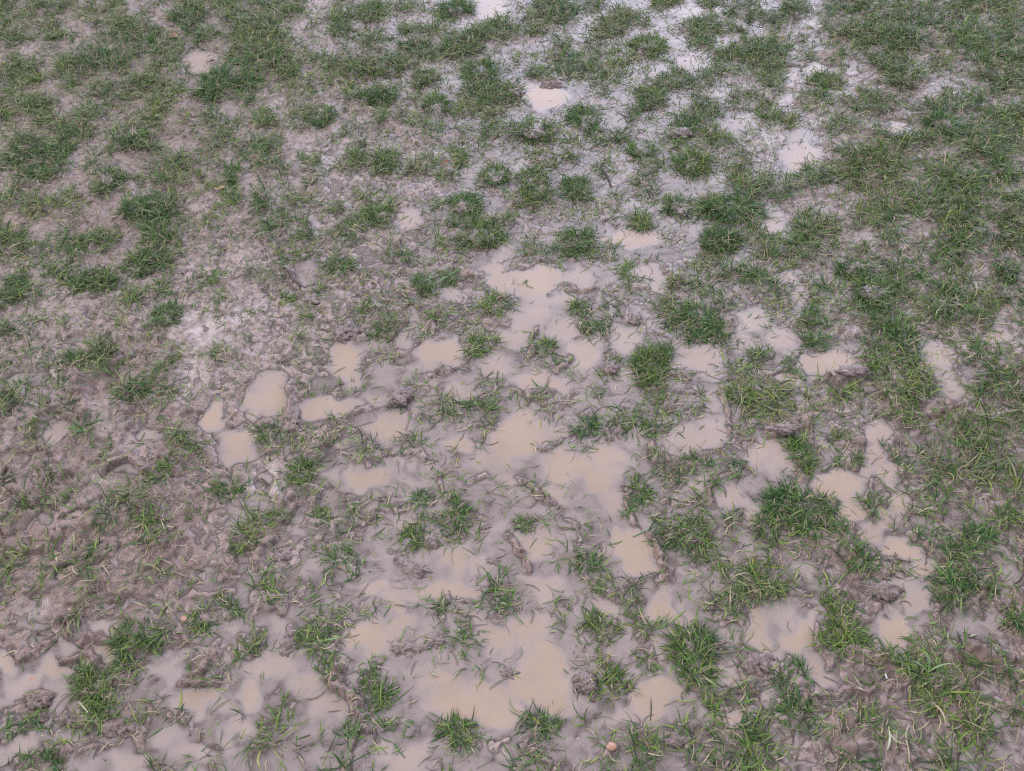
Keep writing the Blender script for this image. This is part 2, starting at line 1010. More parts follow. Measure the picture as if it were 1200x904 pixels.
w 30 510 60 30 4
w 860 250 150 60 6
w 960 200 60 60 6
w 930 80 40 80 5
w 800 300 80 30 5
w 1160 320 60 70 7
w 1040 530 70 50 6
w 1110 600 50 70 6
w 880 480 50 40 5
w 1100 730 60 60 4
w 1130 460 60 30 4
w 600 80 40 40 3
w 520 90 40 30 4
w 830 870 60 30 5
w 720 260 50 30 5
w 1180 230 30 30 3
w 700 490 50 30 3
w 960 660 60 40 3
w 1150 180 30 30 2
w 460 700 50 30 3
w 560 30 30 30 3
r 12 10 0 420 60 430 130 500 190 540
r 10 8 110 270 150 310 200 290 240 270
r 12 8 200 20 140 50 60 60
r 10 8 0 20 60 30 140 60 200 110
r 18 18 640 710 690 790 740 870
r 16 16 0 720 40 790 90 850
r 14 10 290 640 320 700 310 770
r 14 10 530 560 570 650
r 16 12 670 270 700 330 820 390
r 12 10 740 40 780 100
r 14 12 700 530 780 540
r 12 10 940 480 960 560
r 14 10 420 190 440 240
r 10 8 980 60 1000 120 1030 220
r 12 10 400 780 430 810
r 10 8 1110 670 1160 680
T 350 160 60 60 8 | small yellow green tuft at the upper right shore of the long tan puddle
T 590 190 140 50 9 | wide dark green tuft trailing long blades left over the tan water
T 590 480 60 80 9 | dark tuft with mud in its heart on the right shore of the big tan puddle
T 820 690 140 90 9 | broad leafy green tuft in the middle right of the flooded ground
T 870 350 60 40 7 | small muddy green tuft between two grey pools
T 60 650 60 40 7 | short tuft on the little bank left of the wet clod ridge
T 360 840 60 60 8 | small bright tuft at the left shore of the oval tan pool
T 310 415 45 30 5 | faint grey green sprig poking through the middle of the tan puddle
T 1190 640 60 80 8 | dark tuft on the left flank of the biggest rounded tussock
t 2 3
g 20 60 50 70 8
g 60 130 60 40 5
g 320 50 50 40 6
g 440 50 50 40 5
g 700 30 70 50 8
g 650 90 60 60 7
g 600 150 60 30 6
g 1000 70 80 40 7
g 1080 20 80 30 6
g 920 180 80 50 9
g 1030 170 60 40 7
g 800 290 90 60 7
g 740 330 60 60 8
g 860 400 60 50 8
g 700 410 80 30 7
g 650 390 30 40 6
g 800 450 100 40 7
g 960 330 90 70 8
g 1060 390 80 60 8
g 1120 450 80 60 8
g 1050 290 60 60 6
g 1170 480 50 50 8
g 1150 300 50 60 4
g 1170 180 60 80 5
g 700 520 60 40 6
g 830 540 70 40 7
g 740 580 60 30 5
g 660 600 40 40 5
g 1100 600 60 50 8
g 1170 640 60 60 6
g 1000 440 40 40 7
g 620 690 60 30 4
g 700 710 50 30 5
g 770 740 60 25 4
g 640 470 20 30 4
g 30 600 60 60 7
g 90 680 70 40 6
g 440 650 50 30 6
g 400 680 40 20 5
g 280 390 40 30 4
g 30 800 50 80 5
g 180 200 20 20 6
g 100 30 40 30 3
g 260 850 40 30 5
g 170 60 50 40 3
g 400 110 60 50 3
g 550 470 60 30 3
g 310 760 50 60 5
g 350 810 50 30 5
g 600 870 50 40 3
g 740 860 30 40 6
g 880 880 80 40 8
g 1180 740 40 50 5
g 1080 820 30 60 3
g 600 520 80 60 1
g 940 600 40 50 4
g 380 720 60 30 4
w 120 70 70 30 5
w 40 290 90 50 6
w 60 360 60 60 6
w 520 220 50 50 7
w 500 310 50 60 7
w 560 390 60 60 7
w 330 480 110 60 9
w 390 590 60 50 9
w 450 400 50 60 6
w 610 550 50 80 7
w 540 640 50 50 6
w 480 700 60 50 7
w 620 770 90 50 8
w 720 840 70 40 7
w 570 790 60 40 6
w 340 190 100 40 3
w 290 300 60 60 4
w 250 240 50 60 3
w 770 160 60 25 4
w 850 20 70 40 6
w 750 640 100 40 4
w 860 620 50 30 3
w 980 550 70 60 3
w 150 830 60 50 5
w 90 760 60 30 3
w 1120 870 60 40 4
w 30 440 40 50 4
w 1080 780 40 40 3
w 400 50 50 40 2
w 1130 370 30 20 2
w 240 740 40 40 1
r 20 20 0 220 60 200 130 190
r 24 14 160 110 170 180
r 14 12 300 190 370 240 440 260
r 16 10 560 100 660 130 830 100 920 100
r 20 14 440 700 330 750 220 700
r 18 14 280 730 400 790
r 12 8 660 190 760 190
r 12 8 120 400 160 440
T 160 330 60 100 9 | upright dark tuft on its own little island left of the pinkish puddle
T 170 560 160 110 9 | biggest rounded dark green tussock rising beside the pinkish puddle
T 370 250 80 40 7 | flat dark tuft lying over brown mud behind the pinkish puddle
T 380 340 80 50 6 | thin olive tuft wading at the top of the pinkish puddle
T 500 550 80 60 8 | dark tuft standing right inside the pinkish puddle
T 560 300 50 50 7 | little sprig with a long trailing root in the pinkish puddle
T 440 810 80 70 7 | loose olive tuft on wrinkled mud below the pinkish puddle
T 1000 710 80 60 9 | dark upper half of the big double tussock near the photo's edge
T 880 790 110 60 9 | dark lower half of the big double tussock spreading over grey mud
T 1110 600 60 40 8 | pale star shaped tuft above the big double tussock
T 640 850 60 40 3 | thin brown stalked sprig standing in the end of the pinkish puddle
t 3 0
g 30 20 60 40 6
g 290 20 80 50 8
g 390 130 40 70 7
g 700 20 80 40 7
g 920 10 40 20 6
g 350 250 40 30 5
g 600 430 60 40 6
g 680 160 50 30 6
g 600 220 60 40 8
g 130 140 60 30 3
g 230 500 30 20 2
g 300 660 60 50 5
g 960 330 60 40 3
g 970 410 40 30 5
g 940 470 80 30 5
g 1130 640 50 30 6
g 1130 580 30 30 4
g 1050 440 70 30 4
g 1030 760 50 25 5
g 810 640 60 50 4
g 760 620 40 60 4
g 700 800 60 20 5
g 650 740 50 30 5
g 640 670 30 50 5
g 1180 620 30 30 5
g 720 880 60 30 5
g 900 870 80 40 3
g 130 810 60 30 4
g 400 820 80 20 2
g 500 820 60 50 3
g 300 740 60 30 4
g 20 890 40 20 6
g 870 420 30 40 3
g 340 440 40 40 4
g 20 240 30 60 3
g 120 360 50 30 3
g 1000 890 60 20 6
g 1050 60 50 30 3
g 820 110 90 30 3
g 160 420 40 30 2
g 1130 60 60 40 3
w 170 90 50 35 5
w 150 200 70 25 4
w 330 310 60 40 5
w 490 340 70 40 7
w 260 430 90 60 7
w 250 550 60 60 5
w 30 390 60 40 7
w 120 480 80 60 6
w 60 560 60 40 4
w 450 255 40 25 6
w 520 110 30 10 4
w 550 190 40 20 4
w 740 110 50 20 4
w 840 60 40 30 3
w 980 90 60 30 4
w 100 780 100 60 6
w 30 850 40 40 5
w 250 780 50 40 3
w 600 850 110 50 6
w 420 860 60 40 4
w 790 740 70 60 5
w 940 570 110 60 7
w 900 820 100 50 6
w 1100 720 80 60 6
w 1050 620 60 40 5
w 1170 540 60 70 7
w 780 440 90 50 5
w 770 360 60 30 4
w 1090 240 60 50 5
w 1120 100 70 30 4
w 700 560 60 50 3
w 900 610 50 40 3
w 360 730 60 30 4
w 1040 870 40 20 3
w 200 700 30 30 4
r 14 14 260 210 300 150 360 240
r 16 14 400 290 500 290
r 20 14 300 400 400 380 430 420
r 14 14 100 560 200 560
r 18 14 840 460 940 470 1000 500
r 12 10 0 360 90 340 240 330
r 12 10 560 90 640 70
r 14 10 820 260 840 330
r 12 8 860 100 960 90 1040 60
r 14 10 900 400 1060 330
r 10 8 100 40 200 100 240 210
r 12 10 400 380 500 430
T 660 250 140 90 9 | largest matted green tuft of long combed blades in the lower left
T 460 490 120 80 8 | leafy tuft of mixed green and yellow blades above the big brown clod
T 430 650 90 70 8 | drooping green tuft touching the left side of the big brown clod
T 90 660 100 70 8 | dark green tuft on a brown bank at the left edge
T 200 860 110 50 8 | dark tuft cut by the bottom edge on the left
T 1050 140 70 50 8 | fresh green tuft beside the small orange stone
T 940 180 50 60 6 | straggly light green tuft left of the fresh one near the orange stone
T 960 260 50 50 5 | yellowish drooping tuft between shallow grey pools
T 1170 320 60 60 8 | tangled yellow green tuft half rooted in straw
T 590 410 70 50 6 | small tuft linking the largest matted tuft to the leafy yellow green one
t 3 1
g 430 180 70 50 5
g 340 150 50 30 4
g 290 170 30 30 5
g 1110 20 60 30 8
g 1150 120 60 50 8
g 1060 110 50 40 5
g 820 90 30 30 5
g 740 140 70 50 4
g 430 50 80 50 4
g 380 10 50 20 4
g 1000 380 50 40 4
g 960 330 40 30 4
g 1080 400 30 60 3
g 640 380 70 20 3
g 720 580 60 40 3
g 820 610 40 15 5
g 710 680 60 40 3
g 570 640 60 60 7
g 640 680 60 60 8
g 690 710 30 50 7
g 100 650 90 50 5
g 60 720 80 50 6
g 40 800 70 60 6
g 270 770 60 50 5
g 340 770 70 40 5
g 190 580 60 30 4
g 130 540 30 40 3
g 10 360 30 40 6
g 20 280 40 30 5
g 460 880 100 40 6
g 560 850 50 40 5
g 330 830 60 40 3
g 170 790 40 60 3
g 980 830 50 40 5
g 920 850 60 40 3
g 1110 790 30 30 3
g 480 270 30 30 4
g 450 370 60 20 3
g 770 740 60 30 4
g 830 440 30 20 3
g 100 380 30 30 2
g 400 600 20 60 0
g 190 90 60 40 3
g 60 60 60 60 4
g 760 260 20 30 4
w 100 200 60 50 5
w 60 420 110 60 6
w 250 480 110 70 6
w 350 600 90 60 6
w 150 620 50 30 3
w 560 60 70 40 7
w 640 130 50 60 7
w 540 280 110 90 8
w 680 230 80 40 7
w 720 60 90 40 6
w 900 40 140 50 8
w 980 120 50 30 5
w 1120 290 80 80 7
w 1050 210 60 40 5
w 780 430 80 50 5
w 880 490 120 60 7
w 960 590 140 70 9
w 1140 640 80 70 8
w 1060 520 90 60 7
w 640 520 40 40 3
w 700 840 130 60 6
w 840 800 80 40 4
w 1000 890 60 20 4
w 1120 560 60 60 7
w 480 420 60 40 5
w 840 660 50 30 3
w 240 680 80 30 2
w 310 30 60 60 2
w 110 850 50 40 3
w 250 380 60 20 3
w 900 390 80 30 5
w 800 200 60 30 3
w 580 750 60 20 2
r 22 20 380 430 420 540 460 640 520 740
r 12 12 160 200 200 260 140 330
r 16 10 1110 790 1200 760
r 14 10 900 100 1000 110
r 12 12 560 740 580 800
r 18 12 0 110 110 130
r 14 12 420 780 440 860 400 880
T 300 290 120 80 8 | long bladed tuft with one pale leaf across it beside a brown clod
T 330 430 60 50 8 | bright yellow green tuft at the top end of the bare mud ridge
T 530 450 50 35 8 | tiny bright tuft lying between two grey pools right of the mud ridge
T 530 560 90 80 9 | dark green tuft growing along the bare mud ridge
T 430 730 50 50 8 | yellow green tuft at the lower end of the bare mud ridge
T 940 270 110 70 6 | grey green submerged tuft behind a muddy lump in the tan water
T 940 710 130 80 8 | swept yellow green tuft at the bottom shore of the big tan puddle
T 900 150 45 40 8 | little green tuft standing alone in tan water above the muddy lump
T 430 190 60 40 6 | wet flattened tuft reaching into the lower central puddle
T 1150 120 60 40 9 | dark tuft with a clod at its foot between the two largest tan puddles
t 3 2
g 20 140 40 50 4
g 220 110 70 40 5
g 250 190 40 40 4
g 330 120 40 30 4
g 560 60 50 60 6
g 560 150 50 50 6
g 600 200 60 40 6
g 640 120 40 30 4
g 640 280 60 60 6
g 620 330 40 30 4
g 470 10 60 30 6
g 640 30 60 30 4
g 1070 30 100 50 9
g 1150 60 60 60 9
g 1040 110 80 60 8
g 1030 180 50 50 6
g 950 180 60 20 3
g 360 410 70 50 4
g 560 470 50 50 3
g 350 690 50 60 5
g 400 600 50 40 5
g 80 810 60 60 7
g 40 880 40 40 7
g 270 860 90 40 6
g 40 740 30 30 6
g 620 740 60 40 8
g 600 830 80 60 7
g 680 820 50 60 5
g 850 740 90 60 7
g 770 720 60 40 5
g 880 850 100 50 5
g 1070 620 70 60 6
g 1140 620 60 50 7
g 1020 820 100 70 7
g 1100 700 80 60 7
g 1000 740 60 60 5
g 1060 330 70 40 4
g 1120 460 80 60 4
g 1060 540 60 40 6
g 990 560 60 40 6
g 430 60 40 30 5
g 700 870 80 40 4
g 480 880 60 30 5
g 530 600 20 60 3
g 500 680 50 60 3
g 700 240 40 20 4
g 860 620 30 40 4
g 10 20 40 30 5
w 180 60 110 60 6
w 80 240 110 100 7
w 170 400 110 110 8
w 60 510 110 70 9
w 180 530 90 70 9
w 250 600 50 40 6
w 20 640 30 60 7
w 440 150 80 50 6
w 500 240 60 60 5
w 700 130 80 60 8
w 780 170 60 50 7
w 720 60 50 40 6
w 690 540 130 60 9
w 640 600 90 50 7
w 750 470 50 60 5
w 700 350 40 60 5
w 520 620 70 50 6
w 1160 230 60 80 7
w 1170 150 40 40 6
w 1020 290 70 60 5
w 1030 450 60 60 6
w 1030 640 90 40 7
w 900 620 70 40 5
w 950 60 40 60 4
w 1180 560 30 50 5
w 350 50 60 30 4
w 940 690 60 20 4
w 300 730 50 40 2
w 420 680 40 40 3
w 680 400 40 40 3
w 100 20 70 30 6
w 840 90 40 60 4
r 18 18 710 0 750 30
r 16 14 300 520 350 480 400 530
r 14 12 400 350 440 380
r 14 14 580 260 600 320
r 14 10 420 60 500 100
r 12 10 760 110 800 190
r 20 12 1080 450 1120 510
r 16 12 740 760 800 780
r 16 10 400 870 500 840
r 14 12 150 830 190 880
T 410 230 100 70 9 | upper of two leafy green tufts rising from the water at the bottom centre
T 460 490 110 70 9 | lower of two leafy green tufts with a muddy clod on its side
T 860 380 120 160 9 | tall tapering dark green tussock standing in the lower puddles
T 960 560 90 50 7 | low tail of blades trailing from the tapering tussock toward the bottom edge
T 630 390 60 40 7 | small tuft with one long blade floating on grey water
T 130 680 120 60 8 | tuft with a yellow leaf tip on the bottom shore of the tan puddle
T 220 100 60 30 5 | thin flat sprig in shallow water under the wet clod ridge
T 1160 800 90 110 8 | dense dark tussock at the bottom edge beside the sprawling tuft
t 3 3
g 30 40 60 60 8
g 140 40 70 50 5
g 250 150 40 30 5
g 1000 400 60 50 6
g 350 60 40 40 4
g 600 400 50 50 7
g 560 380 60 30 6
g 700 330 70 40 5
g 780 350 60 50 6
g 850 330 60 50 7
g 960 330 60 60 6
g 760 430 80 40 7
g 700 480 80 40 7
g 830 500 60 50 7
g 900 480 80 60 7
g 930 550 70 60 7
g 1100 380 60 40 6
g 1130 480 80 50 5
g 1060 460 60 50 6
g 800 580 80 50 6
g 860 600 60 60 7
g 960 640 80 60 6
g 900 660 50 60 6
g 800 700 60 50 6
g 830 800 70 60 7
g 850 870 60 40 8
g 1000 730 60 40 8
g 1160 650 50 50 6
g 1120 700 60 40 5
g 1050 840 70 50 4
g 470 540 40 50 7
g 610 560 30 60 6
g 480 640 60 30 5
g 520 720 50 40 6
g 440 730 60 60 5
g 350 610 60 50 4
g 390 830 60 50 5
g 130 850 40 60 5
g 60 860 70 50 6
g 540 860 40 40 5
g 620 750 50 40 4
g 200 380 40 40 2
g 440 420 60 60 4
g 400 380 60 30 4
g 260 540 60 40 4
g 810 150 60 60 4
g 720 140 40 40 4
g 1170 250 50 30 5
g 1050 280 40 40 5
g 1150 400 40 40 6
g 700 620 60 80 4
g 10 780 50 70 6
g 330 700 60 50 2
g 970 840 60 50 1
w 60 180 60 60 5
w 150 280 90 70 8
w 230 200 50 60 6
w 200 420 60 60 7
w 260 450 60 40 6
w 30 340 40 60 5
w 600 250 70 80 9
w 560 180 60 40 6
w 680 90 70 60 6
w 640 20 60 30 5
w 730 20 50 30 4
w 480 80 60 40 2
w 500 250 60 60 4
w 600 340 50 30 5
w 130 600 60 30 5
w 240 620 50 40 5
w 60 700 60 40 4
w 900 230 90 50 4
w 1080 220 60 30 4
w 1140 20 50 30 4
w 480 440 40 40 3
w 1040 650 60 60 5
w 960 850 50 60 4
w 1000 790 60 30 4
w 1080 840 50 50 4
w 1140 830 50 50 4
w 650 560 50 40 3
w 600 640 60 40 2
w 700 770 60 50 2
w 230 740 50 40 2
w 680 200 60 40 4
w 340 560 60 30 3
w 1160 440 40 30 3
w 50 580 60 20 3
w 320 420 40 60 3
w 180 680 50 60 4
w 360 60 40 30 2
r 12 12 400 20 480 60 560 100
r 12 10 460 100 520 160 580 200
r 14 12 380 330 480 350 560 390
r 14 12 340 510 420 520 500 490
r 20 14 300 670 340 760 420 800
r 12 10 200 570 320 620 420 660
r 14 10 250 190 240 310 300 360
r 20 14 980 340 1060 360 1120 400
r 12 8 740 420 700 350 660 260
r 12 10 560 540 640 500
r 16 12 560 760 700 840
T 340 120 60 50 9 | top of the dark green ridge tuft dividing the two lower pink puddles
T 380 230 80 110 8 | dark green ridge tuft dividing the two lower pink puddles
T 290 300 60 60 6 | muddy olive tuft on the left flank of the ridge between the pink puddles
T 130 460 100 60 7 | loose green tuft around a dark upright seed spike
T 150 640 110 80 8 | star shaped tuft with dark arching stalks near the bottom edge
T 900 60 120 80 9 | large dark green tussock above the swampy lower right corner
T 1000 40 90 60 9 | right shoulder of the large dark green tussock
T 1170 180 60 70 9 | dark tuft cut off by the right edge
T 750 440 120 60 7 | tuft with broad pale blades arching over matted grass
T 560 700 90 50 5 | straggly tuft with a single curled white blade
t 0 0
T 500 840 70 60 8 | small tuft with one dark upright stalk beside a pale puddle in the upper left
T 1100 810 50 50 8 | dark little tuft on bare pale mud between thatch patches in the upper left
T 180 380 50 30 6 | pale star of blades left of two tiny bright pools in the upper left corner
T 1020 400 100 70 8 | wide mat of dark grass just below the pinkish puddle in the upper left
t 0 1
T 800 350 50 50 8 | upright bright tuft on wet thatch in the upper middle
T 1040 330 70 50 8 | spiky dark tuft bordering a narrow white pool in the upper middle
T 840 490 80 60 8 | dark tuft in shallow grey water below the upright bright tuft
T 600 450 90 50 8 | wide low tuft among pale thatch in the upper middle
T 620 740 60 70 8 | leaning green tuft on trampled mud just above the middle of the left half
T 1120 820 80 50 8 | round spiky tuft surrounded by wet grey mud left of the upper centre
T 960 750 40 40 6 | thin tuft beside curled brown leaf litter in the upper middle
T 300 530 70 50 7 | small dark tuft on pale thatch near the top left quarter's middle
T 540 60 70 60 7 | green tuft right of a narrow puddle near the top edge
T 940 40 80 40 8 | green tuft left of the bright pink puddle at the top edge
t 0 2
T 640 210 80 60 8 | dark tuft on the left shore of the white reflecting water near the top
T 1070 140 50 25 8 | small dark tuft islanded in white reflecting water near the top
T 740 300 30 35 5 | tiny seedling tuft in the white reflecting water near the top
T 130 330 60 25 6 | thin tuft growing over the brown lip above the small oval tan pool
T 350 560 80 60 8 | round tuft to the lower right of the small oval tan pool
T 660 450 70 60 8 | green tuft between two strips of white water near the top
T 90 840 80 60 8 | left tuft of a close pair in grey mud above the picture's centre
T 310 870 100 40 8 | right tuft of a close pair in grey mud above the picture's centre
T 850 760 80 60 8 | pale tipped tuft on the shore of the long grey pool, upper right of centre
T 100 610 110 50 8 | wide dark tuft below the small oval tan pool
T 420 770 40 30 5 | tiny yellow green tuft above a crooked dark twig
T 610 700 70 40 8 | slanting dark tuft in grey water right of upper centre
t 0 3
T 280 370 80 30 8 | flat dark tuft lying between the brightest white pools in the upper right
T 830 590 90 50 9 | dark round tuft to the right of the narrow white puddle in the upper right
T 1080 770 60 70 9 | tall bright green tuft in the dense turf at the upper right edge
t 1 0
T 660 70 80 60 9 | dense green tuft at the top of the grass strip in the left field
T 650 350 80 50 9 | dark tuft at the foot of the grass strip in the left field
T 450 420 110 50 9 | wide dark tuft left of a small dark pit in the left field
T 790 580 60 60 8 | long bladed green tuft above the pale glistening mud patch
T 360 790 90 35 8 | grey green tuft lying on mud at the left, swept sideways
T 80 430 50 50 8 | bright green tuft near the left edge in line with the wide dark tuft
T 340 250 70 40 6 | middle tuft of the ragged row at the left above the pale puddle
t 1 1
T 1040 200 110 75 9 | largest star shaped tuft above the central puddles, blades spread all round
T 590 100 70 45 9 | dark tuft with spiky tips beside a little peach coloured pool
T 980 60 80 50 8 | smaller tuft directly behind the largest star shaped tuft
T 900 390 50 40 8 | tuft with two pale broad blades at the end of a low mud bank
T 790 420 50 60 7 | olive tuft left of the tuft with two pale broad blades
T 380 350 70 40 6 | pale blade tuft beside the grey pool left of centre
T 600 660 70 25 7 | short green fringe hanging over a dark mud lip at the central pools
T 510 550 40 50 6 | faded straw coloured tuft on top of a mud hump left of centre
T 1030 710 80 55 7 | olive tuft on a mud spit between central tan pools
T 130 490 40 40 5 | weak pale tuft standing in a grey pool left of centre
T 1120 510 60 50 5 | muddy grey tuft on the round mud bank in the central puddle
T 690 300 40 25 7 | tiny dark tuft on straw covered mud above centre
t 1 2
T 1040 70 140 70 9 | largest dense grass mound right of the upper centre
T 980 220 90 60 9 | lower lobe of the dense grass mound right of the upper centre
T 600 130 50 45 8 | small tuft at the top shore of the peach coloured puddle
T 300 230 100 60 8 | wide green tuft with a tail of reflected stalk in the puddle below it
T 400 640 50 40 8 | nest shaped tuft curled on the mud island in the central pools
T 340 530 60 40 7 | light green tuft on the same mud island as the nest shaped tuft
T 770 420 40 28 8 | narrow slanted tuft on the end of a crumbly brown mud bank
T 880 560 90 60 8 | tangled green tuft at the heart of the right centre turf patch
T 660 800 90 80 9 | big dark tuft standing between two tan channels right of centre
T 170 730 50 40 6 | light tuft on a crumbly mud arc in the central puddle
T 860 660 80 40 8 | low dark tuft along the shore of the right centre pool
T 790 60 80 60 8 | bushy tuft left of the largest dense grass mound
T 560 400 50 70 5 | muddy flattened tuft between two narrow tan pools
t 1 3
T 190 590 60 45 9 | dark spiky tuft above the orange tinted puddle on the right
T 250 690 70 40 8 | pale spiky tuft at the back shore of the orange tinted puddle
T 110 800 50 40 8 | small green tuft left of the orange tinted puddle
T 630 650 70 50 8 | bright upright tuft at the lower end of the dense strip on the right
T 500 470 100 60 8 | broad dark tuft in the middle of the dense strip on the right
T 410 350 80 50 9 | bright leafy tuft at the top of the dense strip on the right
T 1120 350 80 60 8 | rounded bright tuft near the right edge above wet bare mud
"""
CLODS = """
M 365 350 10 7 | small dark lump of mud in the grey pool left of centre
M 404 388 15 10 | dark chunk of mud on the upper lip of the central pools
M 330 652 9 5 | small brown lump at the mouth of the shallow grey channel
M 441 667 10 4 | pair of tiny joined mud lumps in grey water
M 489 667 17 9 | crumbly red brown clod at the top of the lower central puddle
M 578 656 10 6 | small clod left of the knobbly wet ridge
M 505 633 8 9 | pinkish lump of mud pressed against a leaning tuft
M 140 850 20 15 | largest crumbled brown clod beside yellow green blades in the lower left
S 36 794 6 4 | round smooth pebble half sunk in the lower left puddle
S 215 724 4 4 | small orange stone on wet mud in the lower left
S 50 795 3 3 | tiny tan pebble next to the half sunk round one
M 45 820 14 9 | brown bank clod above the dark tuft at the left edge
M 475 757 20 11 | long crumbly mud lump standing in tan water like a small island
M 509 750 15 9 | mud lump at the foot of the grey green submerged tuft
M 597 788 12 9 | rounded dark clod alone in the big tan puddle
M 582 724 11 6 | dark clod at the foot of the tuft between the two largest puddles
M 472 679 8 4 | small wet clod at the top shore of the wide tan channel
M 512 790 6 4 | tiny curled mud lump near a pale arched blade
M 338 757 11 11 | shaggy clod clinging to the left end of the long bladed tuft
M 707 770 9 7 | mud lump nestled between two leafy tufts
M 688 801 11 11 | clod on the side of the lower leafy tuft
S 717 875 6 5 | orange brown stone among sparse grass at the bottom
M 890 778 15 14 | bare mud hump right of the tapering tussock
M 795 898 8 5 | reddish clod at the very bottom edge
M 792 868 11 6 | reddish lump between two grassy patches at the bottom
M 1037 693 16 10 | shiny brown clod above the round pink pool on the right
M 1180 708 13 8 | brown hump right of the large dark green tussock
M 996 440 16 5 | long brown mud roll on the front lip of the orange tinted puddle
M 917 505 16 5 | long dark mud roll beside the grassy bank, right of centre
M 605 108 9 4 | dark lump in pale water near the top
M 648 98 14 5 | brown overhanging lip of mud above the small oval tan pool
M 470 465 12 10 | crumbly round clod on a mud spit among the central pools
M 341 490 10 13 | standing brown clod between the two tan pools on the left
M 797 156 11 5 | brown leaf like lump among grass near the upper right
M 717 432 8 5 | muddy dark lump in the small pool above the big dark tuft
M 742 373 9 7 | knobbly end of a mud bank pointing at a narrow tan pool
M 212 318 7 4 | dark earth crumb beside the grass strip in the left field
M 785 475 8 8 | narrow brown lump trailing from the big dark tuft
"""
rng = np.random.default_rng(7)
# ------------------------------------------------------------------ photo pixel <-> ground point
PW, PH = 1200.0, 904.0
F = (PW / 2) / math.tan(R(HFOV / 2)); CP, SP = math.cos(R(PITCH)), math.sin(R(PITCH))
def ground_pt(u, v, z=0.0):
    a = (np.asarray(u, float) - PW / 2) / F; b = (PH / 2 - np.asarray(v, float)) / F
    dy = CP + b * SP; dz = -SP + b * CP
    t = (z - CAM_H) / dz
    return a * t, dy * t
def photo_px(x, y, z=0.0):
    zc = np.asarray(y) * CP - (z - CAM_H) * SP
    up = np.asarray(y) * SP + (z - CAM_H) * CP
    zc = np.maximum(zc, .25)
    return PW / 2 + F * np.asarray(x) / zc, PH / 2 - F * up / zc
# ------------------------------------------------------------------ noise
def _h(ix, iy, s):
    n = (ix.astype(np.int64) * 374761393 + iy.astype(np.int64) * 668265263 + s * 974634777) & 0xffffffff
    n = ((n ^ (n >> 13)) * 1274126177) & 0xffffffff
    n = ((n ^ (n >> 16)) * 2246822519) & 0xffffffff
    return ((n ^ (n >> 15)) & 0xffffff) / float(0xffffff)
def noise(x, y, size, s=0):            # gradient noise, about -1..1
    x = np.asarray(x) / size + 311.7; y = np.asarray(y) / size + 173.3
    ix, iy = np.floor(x), np.floor(y); fx, fy = x - ix, y - iy
    u = fx * fx * fx * (fx * (fx * 6 - 15) + 10); v = fy * fy * fy * (fy * (fy * 6 - 15) + 10)
    def g(ox, oy):
        a = _h(ix + ox, iy + oy, s) * 6.2831853
        return np.cos(a) * (fx - ox) + np.sin(a) * (fy - oy)
    n = (g(0, 0) * (1 - u) + g(1, 0) * u) * (1 - v) + (g(0, 1) * (1 - u) + g(1, 1) * u) * v
    return n * 1.5
def fbm(x, y, size, s=0, o=4, k=.5):
    a, r, t = 1.0, 0.0, 0.0
    for i in range(o):
        r = r + a * noise(x, y, size / 2 ** i, s + 17 * i); t += a; a *= k
    return r / t
def worley(x, y, size, s=0):           # distance to nearest and second nearest point (cells)
    x = np.asarray(x) / size + 211.0; y = np.asarray(y) / size + 97.0
    ix, iy = np.floor(x), np.floor(y)
    d1 = np.full(x.shape, 9.0); d2 = np.full(x.shape, 9.0)
    for ox in (-1, 0, 1):
        for oy in (-1, 0, 1):
            px = ix + ox + _h(ix + ox, iy + oy, s); py = iy + oy + _h(ix + ox, iy + oy, s + 5)
            d = np.hypot(px - x, py - y)
            m = d < d1
            d2 = np.where(m, d1, np.minimum(d2, d)); d1 = np.where(m, d, d1)
    return d1, d2
def sstep(a, b, x):
    t = np.clip((x - a) / (b - a), 0, 1); return t * t * (3 - 2 * t)
# ------------------------------------------------------------------ survey of the field
grass_e, water_e, ridge_e, hole_e, tuft_e = [], [], [], [], []
ox = oy = 0.0
for line in SURVEY.strip().splitlines():
    head, _, lab = line.partition('|')
    f = head.split()
    if not f: continue
    k, n = f[0], [float(q) for q in f[1:]]
    if k == 't': ox, oy = 300 * n[1], 226 * n[0]
    elif k == 'g': grass_e.append((ox + n[0] / 4, oy + n[1] / 4, n[2] / 4, n[3] / 4, n[4] / 9))
    elif k == 'w' and oy < 200 and ox > 500 and n[4] < 9: water_e.append((ox + n[0] / 4, oy + n[1] / 4, n[2] / 3.6, n[3] / 3.6, n[4] / 9 * .82))   # thin films
    elif k == 'w': water_e.append((ox + n[0] / 4, oy + n[1] / 4, n[2] / 4, n[3] / 4, n[4] / 9))
    elif k == 'r': ridge_e.append((n[0] / 4, n[1], [(ox + n[i] / 4, oy + n[i + 1] / 4) for i in range(2, len(n), 2)]))
    elif k == 'h': hole_e.append((ox + n[0] / 4, oy + n[1] / 4, n[2] / 4))
    elif k == 'T': tuft_e.append((ox + n[0] / 4, oy + n[1] / 4, n[2] / 4, n[3] / 4, n[4] / 9, lab.strip()))
grass_e = [g for g in grass_e if not any(abs(g[0] - t[0]) < .6 * t[2] and abs(g[1] - t[1]) < .6 * t[3] for t in tuft_e)]
BW, BH = 600, 452
